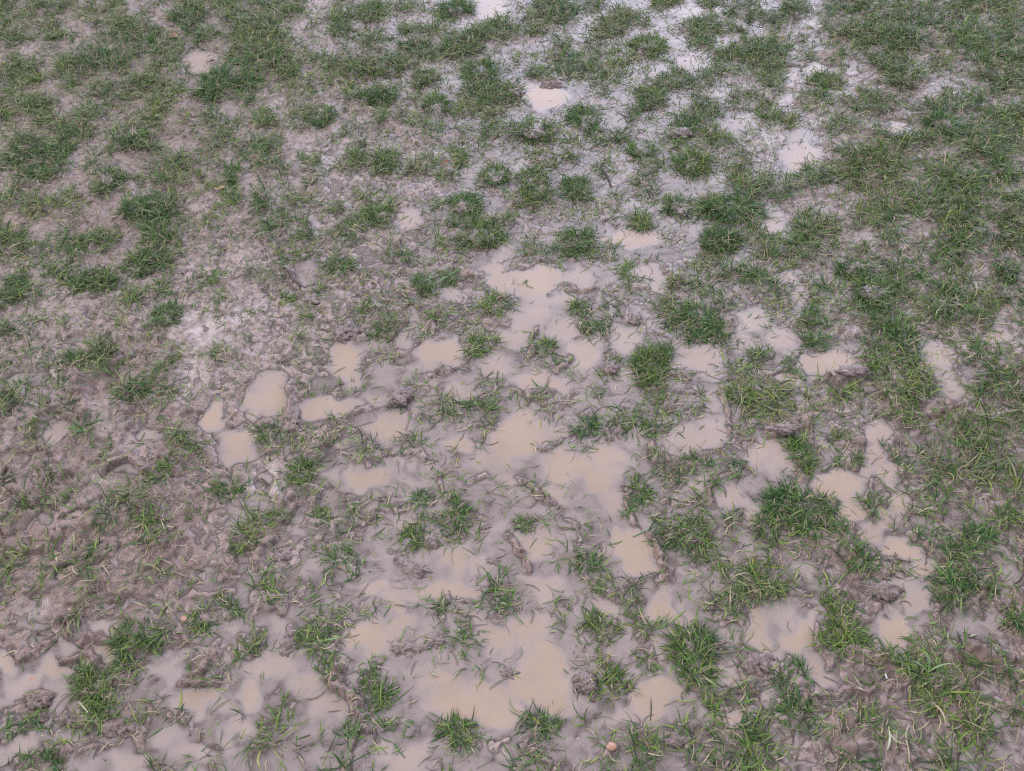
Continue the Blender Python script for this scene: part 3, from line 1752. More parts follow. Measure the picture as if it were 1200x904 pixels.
def blobs(items, soft, grow=1.0):
    m = np.zeros((BH, BW))
    for x, y, rx, ry, d in items:
        x, y, rx, ry = x / 2, y / 2, max(rx, 3) * grow / 2, max(ry, 3) * grow / 2
        x0, x1 = int(max(0, x - rx * 2.2)), int(min(BW, x + rx * 2.2 + 2)); y0, y1 = int(max(0, y - ry * 2.2)), int(min(BH, y + ry * 2.2 + 2))
        if x1 <= x0 or y1 <= y0: continue
        X, Y = np.meshgrid(np.arange(x0, x1), np.arange(y0, y1))
        q = np.hypot((X - x) / rx, (Y - y) / ry)
        v = d * (1 - sstep(1 - soft, 1 + soft, q))
        m[y0:y1, x0:x1] = np.maximum(m[y0:y1, x0:x1], v)
    return m
def strokes():
    m = np.zeros((BH, BW))
    for wd, ht, pts in ridge_e:
        for (xa, ya), (xb, yb) in zip(pts[:-1], pts[1:]):
            xa_, ya_, xb_, yb_, w = xa / 2, ya / 2, xb / 2, yb / 2, max(wd, 3.0) / 2 * 1.15
            x0, x1 = int(max(0, min(xa_, xb_) - 3 * w)), int(min(BW, max(xa_, xb_) + 3 * w + 2))
            y0, y1 = int(max(0, min(ya_, yb_) - 3 * w)), int(min(BH, max(ya_, yb_) + 3 * w + 2))
            if x1 <= x0 or y1 <= y0: continue
            X, Y = np.meshgrid(np.arange(x0, x1), np.arange(y0, y1))
            dx, dy = xb_ - xa_, yb_ - ya_; L = dx * dx + dy * dy + 1e-6
            t = np.clip(((X - xa_) * dx + (Y - ya_) * dy) / L, 0, 1)
            d = np.hypot(X - xa_ - t * dx, Y - ya_ - t * dy) / w
            m[y0:y1, x0:x1] = np.maximum(m[y0:y1, x0:x1], ht * np.exp(-d * d * .9))
    return m
def blur(m, n):
    for _ in range(n):
        p = np.pad(m, 1, mode='edge')
        m = (p[:-2, 1:-1] + p[2:, 1:-1] + p[1:-1, :-2] + p[1:-1, 2:] + 2 * m) / 6
    return m
MG = blobs(grass_e, .35, 1.0)
MT = blobs([t[:5] for t in tuft_e], .4, 1.0)
MW = blur(blobs([(x, y, max(rx, 6), max(ry, 5), d) for x, y, rx, ry, d in water_e], .62, 1.12), 3)
MR = strokes()
SHEEN_PAINT = [(235, 385, 42, 20, .9), (268, 372, 30, 14, .8), (226, 428, 13, 34, .7), (205, 470, 16, 10, .5), (18, 458, 26, 10, .6), (40, 385, 30, 8, .5), (312, 578, 26, 34, .8), (285, 602, 26, 16, .6), (128, 497, 14, 30, .5), (115, 560, 20, 16, .5), (150, 345, 16, 8, .5), (60, 610, 24, 12, .5), (330, 640, 20, 12, .4), (930, 150, 50, 26, .5), (40, 710, 20, 24, .5)]  # pale patches painted where the wet mud glistens
MS = blur(blobs(SHEEN_PAINT, .5), 4)
BROWN = [(60, 400, 90, 40, .5), (140, 470, 90, 70, .9), (60, 570, 120, 90, .9), (220, 520, 60, 60, .9), (190, 620, 110, 50, 1.0), (90, 700, 90, 40, .8), (140, 270, 60, 30, .6), (30, 260, 50, 20, .6), (460, 150, 60, 16, .6), (390, 350, 60, 30, .4), (480, 390, 60, 30, .5), (990, 70, 50, 22, .8), (1000, 235, 50, 20, .8), (1080, 490, 70, 40, .8), (1110, 300, 60, 20, .6), (960, 660, 50, 60, .6), (1090, 800, 110, 60, .8), (1180, 480, 40, 60, .7), (780, 880, 60, 20, .6), (1000, 880, 50, 30, .7), (240, 660, 60, 26, .8)]
MB = blur(blobs(BROWN, .5), 6)
MH = blobs([(x, y, r, r * .8, 1.0) for x, y, r in hole_e], .5)
def sample(m, u, v):                    # mirrored beyond the photographed patch
    u = np.abs(u) / 2; v = np.abs(v) / 2
    u = np.where(u > BW - 1.01, 2 * (BW - 1.01) - u, u); v = np.where(v > BH - 1.01, 2 * (BH - 1.01) - v, v)
    u = np.clip(np.abs(u), 0, BW - 1.01); v = np.clip(np.abs(v), 0, BH - 1.01)
    i, j = u.astype(int), v.astype(int); fu, fv = u - i, v - j
    return (m[j, i] * (1 - fu) + m[j, i + 1] * fu) * (1 - fv) + (m[j + 1, i] * (1 - fu) + m[j + 1, i + 1] * fu) * fv
BASE_H = np.array([[3.8, .4, -3.4, 5.6], [6.2, -1.4, -4.4, 2.8], [4.8, -6.4, -6.4, -1.2], [-3.0, -7.0, -5.8, -1.2]])
BASE_G = np.array([[5.4, 4.6, 3.6, 6.8], [3.3, 2.6, 2.5, 5.6], [2.1, 1.6, 1.8, 3.2], [1.7, 1.7, 1.7, 2.7]]) / 9
def coarse(t, u, v):
    a = np.clip(np.abs(u) / 300 - .5, 0, 2.999); b = np.clip(np.abs(v) / 226 - .5, 0, 2.999)
    i, j = a.astype(int), b.astype(int); fu, fv = a - i, b - j
    return (t[j, i] * (1 - fu) + t[j, i + 1] * fu) * (1 - fv) + (t[j + 1, i] * (1 - fu) + t[j + 1, i + 1] * fu) * fv
def inside(x, y):                       # 1 on the surveyed patch and its margin, 0 far away
    return (1 - sstep(2.6, 3.6, np.abs(x))) * sstep(-.8, -.3, y) * (1 - sstep(3.9, 4.6, y))
def fields(x, y):
    wx = x + .018 * noise(x, y, .055, 3) + .006 * noise(x, y, .018, 4); wy = y + .024 * noise(x, y, .06, 5) + .008 * noise(x, y, .02, 6)
    u, v = photo_px(wx, wy)
    return u, v, sample(MG, u, v), sample(MT, u, v), sample(MW, u, v), sample(MR, u, v), sample(MH, u, v)
def height(x, y):                       # metres, 0 = standing water level
    u, v, g, t, w, r, ho = fields(x, y)
    ins = inside(x, y)
    gt = np.maximum(g, t)
    churn = coarse(np.array([[.7, .7, .6, .8], [1, .9, .6, .8], [1.3, .62, .6, .9], [1.0, .58, .6, 1.0]]), u, v)
    h = coarse(BASE_H, u, v)
    h = h + 3.0 * fbm(x, y, .22, 11, 3) + 3.6 * churn * fbm(x + .02 * noise(x, y, .04, 9), y, .055, 21, 3)
    rid = 1 - np.abs(noise(x + .015 * noise(x, y, .05, 31), y * 1.35, .075, 33)) * 2
    h = h + 5.5 * churn * (np.clip(rid, 0, 1) ** 3 - .15)
    d1, d2 = worley(x + .006 * noise(x, y, .02, 41), y + .006 * noise(x, y, .02, 42), .024, 43)
    crumb = np.clip(1 - d1 * 1.25, 0, 1) ** 1.2
    patch = sstep(-.15, .35, noise(x, y, .16, 45))
    h = h + 5.0 * churn * (crumb - .2) * patch
    h = h + 1.6 * churn * fbm(x, y, .015, 51, 2)
    e1, e2 = worley(x + .02 * noise(x, y, .05, 46), (y + .02 * noise(x, y, .045, 47)) * 1.25, .062, 48)
    crack = np.exp(-((e2 - e1) / .10) ** 2) * sstep(-.2, .3, noise(x, y, .2, 49))
    h = h - 5.5 * churn * crack + 2.0 * churn * (.5 - e1)
    fib = 1 - np.abs(noise(x * .55 + .03 * noise(x, y, .07, 53), y * 1.3 + .03 * noise(x, y, .06, 54), .016, 55)) * 2
    h = h + 2.2 * churn * fib * sstep(-.1, .4, noise(x, y, .12, 56))
    h = h + gt * 7.0 * (.75 + .5 * noise(x, y, .03, 61))
    wm = sstep(.0, .62, w)
    deep = -(1.5 + 24 * w ** 1.7) + 1.6 * fbm(x, y, .05, 71, 3)
    h = h * (1 - wm) + deep * wm
    up = np.maximum(t - .2, 0) * 14
    h = h + up * wm                      # tufts that wade stand on little root mounds
    lump = .55 + .6 * np.clip(1 - worley(x, y, .017, 81)[0] * 1.1, 0, 1) + .35 * noise(x, y, .02, 82)
    h = h + r * 1.0 * lump * (1 + .4 * wm)
    h = h - 26 * ho
    far = 14 + 6 * fbm(x, y, .6, 91, 3)
    return (h * ins + far * (1 - ins)) / 1000.0
# ------------------------------------------------------------------ materials
def mat(name):
    m = bpy.data.materials.new(name); m.use_nodes = True
    nt = m.node_tree; nt.nodes.clear()
    return m, nt, nt.nodes.new('ShaderNodeOutputMaterial')
def N(nt, typ, **kw):
    n = nt.nodes.new(typ)
    for k, v in kw.items():
        if k in n.inputs: n.inputs[k].default_value = v
        else: setattr(n, k, v)
    return n
def ramp(nt, src, stops):
    r = nt.nodes.new('ShaderNodeValToRGB'); e = r.color_ramp.elements
    while len(e) < len(stops): e.new(.5)
    for q, (p, c) in zip(e, stops): q.position = p; q.color = (c if isinstance(c, tuple) else (c, c, c)) + (1,)
    nt.links.new(src, r.inputs['Fac']); return r.outputs['Color']
def mixc(nt, a, b, fac):
    m = nt.nodes.new('ShaderNodeMix'); m.data_type = 'RGBA'
    for s, k in ((fac, 'Factor'), (a, 'A'), (b, 'B')):
        if hasattr(s, 'links'): nt.links.new(s, m.inputs[k])
        else: m.inputs[k].default_value = s if not isinstance(s, tuple) else s + (1,)
    return m.outputs['Result']
def math_(nt, op, a, b=0.0):
    m = nt.nodes.new('ShaderNodeMath'); m.operation = op
    for s, i in ((a, 0), (b, 1)):
        if hasattr(s, 'links'): nt.links.new(s, m.inputs[i])
        else: m.inputs[i].default_value = s
    return m.outputs[0]
MUD_A, MUD_B, MUD_C = (.270, .186, .174), (.066, .043, .036), (.380, .282, .268)
def mud_material(name, lump=False):
    m, nt, out = mat(name)
    p = N(nt, 'ShaderNodeBsdfPrincipled'); nt.links.new(p.outputs[0], out.inputs[0])
    geo = N(nt, 'ShaderNodeNewGeometry')
    big = N(nt, 'ShaderNodeTexNoise', Scale=4.5, Detail=4.0, Roughness=.6)
    fine = N(nt, 'ShaderNodeTexNoise', Scale=70.0, Detail=6.0, Roughness=.7)
    grit = N(nt, 'ShaderNodeTexNoise', Scale=420.0, Detail=4.0, Roughness=.7)
    for q in (big, fine, grit): nt.links.new(geo.outputs['Position'], q.inputs['Vector'])
    c = mixc(nt, MUD_A, MUD_C, ramp(nt, big.outputs['Fac'], [(.38, 0.), (.64, 1.)]))
    soil = N(nt, 'ShaderNodeTexNoise', Scale=1.1, Detail=3.0); nt.links.new(geo.outputs['Position'], soil.inputs['Vector'])
    c = mixc(nt, c, (.225, .132, .110), ramp(nt, soil.outputs['Fac'], [(.42, 0.), (.62, .75)]))
    c = mixc(nt, c, MUD_B, ramp(nt, fine.outputs['Fac'], [(.47, 0.), (.61, .9)]))
    c = mixc(nt, c, (.40, .27, .235), ramp(nt, grit.outputs['Fac'], [(.60, 0.), (.72, .35)]))
    if not lump:
        at = N(nt, 'ShaderNodeAttribute', attribute_name='thatch')
        tf = math_(nt, 'MULTIPLY', at.outputs['Fac'], ramp(nt, fine.outputs['Fac'], [(.35, .25), (.6, .8)]))
        c = mixc(nt, c, (.080, .066, .042), tf)  # dead thatch, with contact shade under the grass darkened into its colour
        aw = N(nt, 'ShaderNodeAttribute', attribute_name='wet')
        wet = aw.outputs['Fac']
        br = N(nt, 'ShaderNodeAttribute', attribute_name='brown')         # bare subsoil turned up by feet
        c = mixc(nt, c, (.150, .090, .073), math_(nt, 'MULTIPLY', br.outputs['Fac'], .68))
        sl = N(nt, 'ShaderNodeAttribute', attribute_name='sheen_paint')          # wet sheen painted pale into the mud colour
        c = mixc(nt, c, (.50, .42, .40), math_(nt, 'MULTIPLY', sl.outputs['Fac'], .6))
    else:
        wet = .6
        c = mixc(nt, c, (.10, .070, .060), .5)
    nt.links.new(c, p.inputs['Base Color'])
    ro = ramp(nt, big.outputs['Fac'], [(.35, .34), (.68, .56)])
    rr = N(nt, 'ShaderNodeMapRange'); rr.inputs['To Min'].default_value = 1.0; rr.inputs['To Max'].default_value = .48
    if hasattr(wet, 'links'): nt.links.new(wet, rr.inputs['Value'])
    else: rr.inputs['Value'].default_value = wet
    nt.links.new(math_(nt, 'MULTIPLY', ro, rr.outputs[0]), p.inputs['Roughness'])
    p.inputs['Specular IOR Level'].default_value = .6
    cw = N(nt, 'ShaderNodeMapRange'); cw.inputs['To Min'].default_value = .12; cw.inputs['To Max'].default_value = .65
    if hasattr(wet, 'links'): nt.links.new(wet, cw.inputs['Value'])
    else: cw.inputs['Value'].default_value = wet
    film = math_(nt, 'MULTIPLY', cw.outputs[0], ramp(nt, big.outputs['Fac'], [(.38, 1.), (.62, .25)]))
    nt.links.new(film, p.inputs['Coat Weight']); p.inputs['Coat Roughness'].default_value = .30; p.inputs['Coat IOR'].default_value = 1.4
    b1 = N(nt, 'ShaderNodeBump', Strength=.9, Distance=.0045); nt.links.new(fine.outputs['Fac'], b1.inputs['Height'])
    b2 = N(nt, 'ShaderNodeBump', Strength=.8, Distance=.002); nt.links.new(grit.outputs['Fac'], b2.inputs['Height'])
    nt.links.new(b1.outputs[0], b2.inputs['Normal']); nt.links.new(b2.outputs[0], p.inputs['Normal'])
    return m
def water_material():
    m, nt, out = mat('muddy_water')
    at = N(nt, 'ShaderNodeAttribute', attribute_name='depth')
    geo = N(nt, 'ShaderNodeNewGeometry')
    n1 = N(nt, 'ShaderNodeTexNoise', Scale=9.0, Detail=5.0, Roughness=.6); nt.links.new(geo.outputs['Position'], n1.inputs['Vector'])
    e = math_(nt, 'MULTIPLY', at.outputs['Fac'], -1.0 / .0042)
    op = math_(nt, 'SUBTRACT', 1.0, math_(nt, 'POWER', 2.71828, e))
    op = math_(nt, 'MULTIPLY', op, ramp(nt, n1.outputs['Fac'], [(.3, .86), (.6, .99)]))
    dep = N(nt, 'ShaderNodeMapRange'); dep.inputs['From Min'].default_value = .005; dep.inputs['From Max'].default_value = .021; dep.interpolation_type = 'SMOOTHSTEP'; nt.links.new(at.outputs['Fac'], dep.inputs['Value'])
    col = mixc(nt, (.318, .258, .246), (.340, .252, .202), dep.outputs[0])
    df = N(nt, 'ShaderNodeBsdfDiffuse'); nt.links.new(col, df.inputs['Color'])
    tr = N(nt, 'ShaderNodeBsdfTransparent')
    ms = N(nt, 'ShaderNodeMixShader'); nt.links.new(op, ms.inputs[0]); nt.links.new(tr.outputs[0], ms.inputs[1]); nt.links.new(df.outputs[0], ms.inputs[2])
    gl = N(nt, 'ShaderNodeBsdfGlossy', Roughness=.03)
    fr = N(nt, 'ShaderNodeFresnel', IOR=1.34)
    n2 = N(nt, 'ShaderNodeTexNoise', Scale=28.0, Detail=2.0); nt.links.new(geo.outputs['Position'], n2.inputs['Vector'])
    bp = N(nt, 'ShaderNodeBump', Strength=.12, Distance=.002); nt.links.new(n2.outputs['Fac'], bp.inputs['Height'])
    nt.links.new(bp.outputs[0], gl.inputs['Normal'])
    m2 = N(nt, 'ShaderNodeMixShader'); nt.links.new(fr.outputs[0], m2.inputs[0]); nt.links.new(ms.outputs[0], m2.inputs[1]); nt.links.new(gl.outputs[0], m2.inputs[2])
    nt.links.new(m2.outputs[0], out.inputs[0])
    return m
def blade_material(name='grass_blade'):
    m, nt, out = mat(name)
    at = N(nt, 'ShaderNodeAttribute', attribute_name='Col')
    geo = N(nt, 'ShaderNodeNewGeometry')
    n1 = N(nt, 'ShaderNodeTexNoise', Scale=160.0, Detail=3.0); nt.links.new(geo.outputs['Position'], n1.inputs['Vector'])
    c = mixc(nt, at.outputs['Color'], (.20, .15, .12), ramp(nt, n1.outputs['Fac'], [(.57, 0.), (.78, .42)]))
    p = N(nt, 'ShaderNodeBsdfPrincipled', Roughness=.5); nt.links.new(c, p.inputs['Base Color'])
    p.inputs['Specular IOR Level'].default_value = .3
    tl = N(nt, 'ShaderNodeBsdfTranslucent'); nt.links.new(c, tl.inputs['Color'])
    ms = N(nt, 'ShaderNodeMixShader'); ms.inputs[0].default_value = .22
    nt.links.new(p.outputs[0], ms.inputs[1]); nt.links.new(tl.outputs[0], ms.inputs[2]); nt.links.new(ms.outputs[0], out.inputs[0])
    return m
M_MUD = mud_material('wet_mud'); M_LUMP = mud_material('mud_lump', True)
M_WATER = water_material(); M_BLADE = blade_material(); M_STRAW = blade_material('dead_straw')
# ------------------------------------------------------------------ mesh from arrays
def mesh_obj(name, V, quads, m, attrs=None, colors=None, smooth=True, parent=None):
    me = bpy.data.meshes.new(name)
    me.vertices.add(len(V)); me.vertices.foreach_set('co', np.ascontiguousarray(V, np.float32).ravel())
    nf = len(quads); k = quads.shape[1]
    me.loops.add(nf * k); me.loops.foreach_set('vertex_index', np.ascontiguousarray(quads, np.int32).ravel())
    me.polygons.add(nf); me.polygons.foreach_set('loop_start', np.arange(0, nf * k, k, dtype=np.int32))
    me.polygons.foreach_set('use_smooth', np.full(nf, smooth, dtype=bool))
    me.update(calc_edges=True)
    for an, av in (attrs or {}).items():
        a = me.attributes.new(an, 'FLOAT', 'POINT'); a.data.foreach_set('value', np.ascontiguousarray(av, np.float32))
    if colors is not None:
        a = me.attributes.new('Col', 'FLOAT_COLOR', 'POINT')
        a.data.foreach_set('color', np.concatenate([colors, np.ones((len(V), 1))], 1).astype(np.float32).ravel())
    me.materials.append(m)
    o = bpy.data.objects.new(name, me); scene.collection.objects.link(o)
    if parent: o.parent = parent
    return o
def tag(o, label=None, cat=None, group=None, kind=None):
    for k, v in (('label', label), ('category', cat), ('group', group), ('kind', kind)):
        if v: o[k] = v
    return o
# ------------------------------------------------------------------ ground: one sheet to the horizon
NX, NY = 1180, 860
tt = np.linspace(0, 1, NY); ys = -.25 + 4.15 * (.55 * tt + .45 * tt ** 2)
ys = np.concatenate([-np.array([1500, 600, 200, 60, 20, 8, 4, 2.2, 1.4, 1.0, .75, .55, .42, .33]), ys, np.array([3.95, 4.05, 4.2, 4.4, 4.7, 5.2, 6, 8, 12, 25, 60, 200, 600, 1500])])
ss = np.linspace(-1, 1, NX); ex = np.array([1.02, 1.05, 1.1, 1.17, 1.26, 1.4, 1.6, 2, 3, 6, 15, 50, 200, 600])
ss = np.concatenate([-ex[::-1], ss, ex])
wy = 1.15 + .56 * np.clip(ys, 0, 3.9)
GX = ss[None, :] * wy[:, None]; GY = np.repeat(ys[:, None], len(ss), 1)
GZ = height(GX, GY)
gu, gv, gg, gt, gw, gr_, gh = fields(GX, GY)
thatch = np.clip(np.maximum(gg, gt * .8) * .8 + coarse(BASE_G, gu, gv) * .8, 0, 1)
thatch = thatch * inside(GX, GY) + .6 * (1 - inside(GX, GY))
wet = np.exp(-np.clip(GZ - .0005, 0, 1) / .005)
V = np.stack([GX, GY, GZ], -1).reshape(-1, 3)
nr, nc = GX.shape
idx = np.arange(nr * nc).reshape(nr, nc)
Q = np.stack([idx[:-1, :-1], idx[:-1, 1:], idx[1:, 1:], idx[1:, :-1]], -1).reshape(-1, 4)
ground = tag(mesh_obj('ground', V, Q, M_MUD, {'thatch': thatch.ravel(), 'wet': wet.ravel(), 'brown': (sample(MB, gu, gv) * sstep(-.75, .25, noise(GX, GY, .09, 811) + .5 * noise(GX, GY, .03, 812)) * inside(GX, GY)).ravel(), 'sheen_paint': (sample(MS, gu, gv) * sstep(-.55, .1, noise(GX, GY, .035, 801)) * inside(GX, GY)).ravel()}), 'churned wet brown mud of a waterlogged playing field', None, None, 'structure')
# ------------------------------------------------------------------ standing water at one level
ok = (GZ < .0004).ravel() & (np.abs(V[:, 0]) < 3.2) & (V[:, 1] > -.3) & (V[:, 1] < 4.0)
Qw = Q[ok[Q].any(1)]
used, inv = np.unique(Qw, return_inverse=True)
Vw = V[used].copy(); dep = np.clip(-Vw[:, 2], 0, 1); Vw[:, 2] = 0
tag(mesh_obj('puddle_water', Vw, inv.reshape(-1, 4), M_WATER, {'depth': dep}), 'cloudy tan rainwater standing in the hollows of the mud', None, None, 'structure')
# ------------------------------------------------------------------ grass
GREENS = np.array([(.026, .066, .016), (.043, .102, .022), (.068, .145, .027), (.108, .195, .034), (.175, .250, .046), (.080, .155, .066)])
DEADS = np.array([(.42, .35, .24), (.42, .34, .22), (.33, .25, .18), (.24, .18, .14), (.36, .32, .19), (.20, .21, .12)])
def blades(x, y, z, az, pitch, L, W, bend, col, segs=5, twist=None, tipcol=None):
    n = len(x)
    t = np.linspace(0, 1, segs + 1)[None, :]
    # elevation of the blade falls along its length
    el = pitch[:, None] - bend[:, None] * t ** 1.2
    ds = (L / segs)[:, None]
    azs = az[:, None] + (twist[:, None] if twist is not None else 0) * t ** 1.5
    ce, se = np.cos(el), np.sin(el)
    zero = np.zeros((n, 1))
    cx = x[:, None] + np.concatenate([zero, np.cumsum((ce * np.cos(azs) * ds)[:, :-1], 1)], 1)
    cy = y[:, None] + np.concatenate([zero, np.cumsum((ce * np.sin(azs) * ds)[:, :-1], 1)], 1)
    cz = z[:, None] + np.concatenate([zero, np.cumsum((se * ds)[:, :-1], 1)], 1)
    fl = z[:, None] + .0015 + .004 * t            # never sink under the mud they lie on
    cz = np.maximum(cz, fl)
    wd = W[:, None] * .5 * np.minimum(1, (.55 + 1.6 * t)) * np.clip((1 - t) * 2.3, .06, 1) ** .8
    roll = rng.normal(0, .5, (n, 1))
    sx = -np.sin(azs) * np.cos(roll); sy = np.cos(azs) * np.cos(roll); sz = np.sin(roll) + 0 * sx
    Lf = np.stack([cx - sx * wd, cy - sy * wd, cz - sz * wd], -1); Rt = np.stack([cx + sx * wd, cy + sy * wd, cz + sz * wd], -1)
    V = np.stack([Lf, Rt], 2).reshape(n, -1, 3)   # per blade: (segs+1)*2 verts
    k = 2 * (segs + 1)
    q = np.array([[2 * i, 2 * i + 1, 2 * i + 3, 2 * i + 2] for i in range(segs)])
    Qd = (np.arange(n)[:, None, None] * k + q[None]).reshape(-1, 4)
    base = np.array([.16, .15, .09])
    tcol = col if tipcol is None else tipcol
    tv = t[..., None]
    c = col[:, None, :] * (1 - tv ** 2) + tcol[:, None, :] * tv ** 2
    c = c * (1 - .45 * (1 - tv) ** 3) + base * .45 * (1 - tv) ** 3
    c = np.repeat(c, 2, 1).reshape(-1, 3)
    return V.reshape(-1, 3), Qd, c
def pick_colors(n, dead, lush, tint=None):
    i = np.clip(rng.normal(2.2 - 1.9 * (lush - .5), 1.3, n).round(), 0, 5).astype(int)
    c = GREENS[i] * rng.uniform(.8, 1.25, (n, 1))
    if tint is not None: c = c * (1 + tint[:, None] * np.array([.34, .12, -.05]))
    d = rng.random(n) < dead
    c[d] = DEADS[rng.integers(0, len(DEADS), d.sum())] * rng.uniform(.5, 1.05, (d.sum(), 1))
    tip = c.copy(); y = rng.random(n) < .16
    tip[y] = np.array([.30, .29, .12]) * rng.uniform(.7, 1.1, (y.sum(), 1))
    return c, tip
def grow(cx, cy, lush, scale, nb, az_bias=None, bias_w=.5, dead=.10, out_ang=None, out_w=.0):
    """little shoots at cx, cy: each sends out nb blades"""
    rep = np.repeat(np.arange(len(cx)), nb); n = len(rep)
    x = cx[rep] + rng.normal(0, .005, n); y = cy[rep] + rng.normal(0, .005, n)
    z = height(x, y) - .002
    az = rng.uniform(0, 6.2832, n)
    flow = 3.0 * noise(cx, cy, .35, 301)[rep] + 2.2
    vx = np.cos(az) + .55 * np.cos(flow); vy = np.sin(az) + .55 * np.sin(flow)
    if out_ang is not None:
        vx = vx + out_w * np.cos(out_ang[rep]); vy = vy + out_w * np.sin(out_ang[rep])
    az = np.arctan2(vy, vx)
    s = scale[rep] * rng.uniform(.55, 1.35, n)
    pitch = rng.uniform(.05, .95, n); bend = rng.uniform(.2, 1.7, n)
    W = rng.uniform(.0014, .0030, n) * (.75 + .35 * scale[rep] / .05)
    c, tip = pick_colors(n, dead, lush[rep] if hasattr(lush, '__len__') else lush, np.clip(1.6 * noise(x, y, .22, 701) + .8 * noise(x, y, .06, 702), -.7, 1.1))
    return blades(x, y, z, az, pitch, s, W, bend, c, 5, rng.normal(0, .8, n), tip)
# continuous turf: shoots scattered by cover
def scatter(n, x0, x1, y0, y1):
    return rng.uniform(x0, x1, n), rng.uniform(y0, y1, n)
cx, cy = scatter(210000, -3.3, 3.3, -.25, 4.2)
u, v, g, t_, w, r_, _ = fields(cx, cy)
cov = np.maximum(g, 0) ** 1.25
bs = coarse(BASE_G, u, v)
clump = sstep(-.05, .55, noise(cx, cy, .045, 201) + .5 * noise(cx, cy, .13, 202))
prob = cov * (.35 + .75 * sstep(-.45, .25, noise(cx, cy, .032, 203))) + (bs * .95) * clump * (1 - .80 * sstep(.25, .6, w))
prob = prob * (1 - .30 * sstep(380, 620, v)) * inside(cx, cy) * (1 - .6 * sstep(.25, .6, t_))
keep = rng.random(len(cx)) < prob * 1.1
cx, cy, lush = cx[keep], cy[keep], np.clip(np.maximum(g, bs)[keep] + .1, 0, 1)
scale = (.020 + .024 * lush) * rng.uniform(.7, 1.35, len(cx))
V_, Q_, C_ = grow(cx, cy, lush, scale, (2 + (3 + 6 * lush) * rng.random(len(cx))).astype(int), dead=.20)
tag(mesh_obj('grass', V_, Q_, M_BLADE, colors=C_), 'short trodden green grass growing through the mud', 'grass', None, 'stuff')
print('turf shoots', len(cx), 'verts', len(V_))
def stone_material():
    m, nt, out = mat('orange_stone')
    p = N(nt, 'ShaderNodeBsdfPrincipled', Roughness=.45); nt.links.new(p.outputs[0], out.inputs[0])
    n1 = N(nt, 'ShaderNodeTexNoise', Scale=130.0, Detail=4.0)
    geo = N(nt, 'ShaderNodeNewGeometry'); nt.links.new(geo.outputs['Position'], n1.inputs['Vector'])
    c = mixc(nt, (.42, .22, .14), (.30, .18, .14), n1.outputs['Fac']); nt.links.new(c, p.inputs['Base Color'])
    b = N(nt, 'ShaderNodeBump', Strength=.4, Distance=.001); nt.links.new(n1.outputs['Fac'], b.inputs['Height']); nt.links.new(b.outputs[0], p.inputs['Normal'])
    return m
M_STONE = stone_material()
def lump_mesh(name, ax, ay, az, seed, rough, m, nu=56, nv=30):
    th = np.linspace(0, 2 * math.pi, nu, endpoint=False); ph = np.linspace(.02, math.pi * .72, nv)
    T, P = np.meshgrid(th, ph)
    X, Y, Z = np.sin(P) * np.cos(T), np.sin(P) * np.sin(T), np.cos(P)
    s = seed * 3.7
    qx, qy = X * 1.3 + Z * .9 + s, Y * 1.3 - Z * .7 + s
    d = 1 + rough * (.55 * noise(qx, qy, .9, seed) + .30 * noise(qx, qy, .38, seed + 1) + .22 * noise(qx, qy, .17, seed + 2))
    if rough > .5:
        d = d + .26 * (np.clip(1 - worley(qx, qy, .36, seed + 3)[0], 0, 1) - .5) + .10 * noise(qx, qy, .08, seed + 4)
    V = np.stack([X * d * ax, Y * d * ay, Z * d * az], -1).reshape(-1, 3)
    i = np.arange(nu * nv).reshape(nv, nu); j = np.roll(i, -1, 1)
    Q = np.stack([i[:-1], i[1:], j[1:], j[:-1]], -1).reshape(-1, 4)
    return mesh_obj(name, V, Q, m)
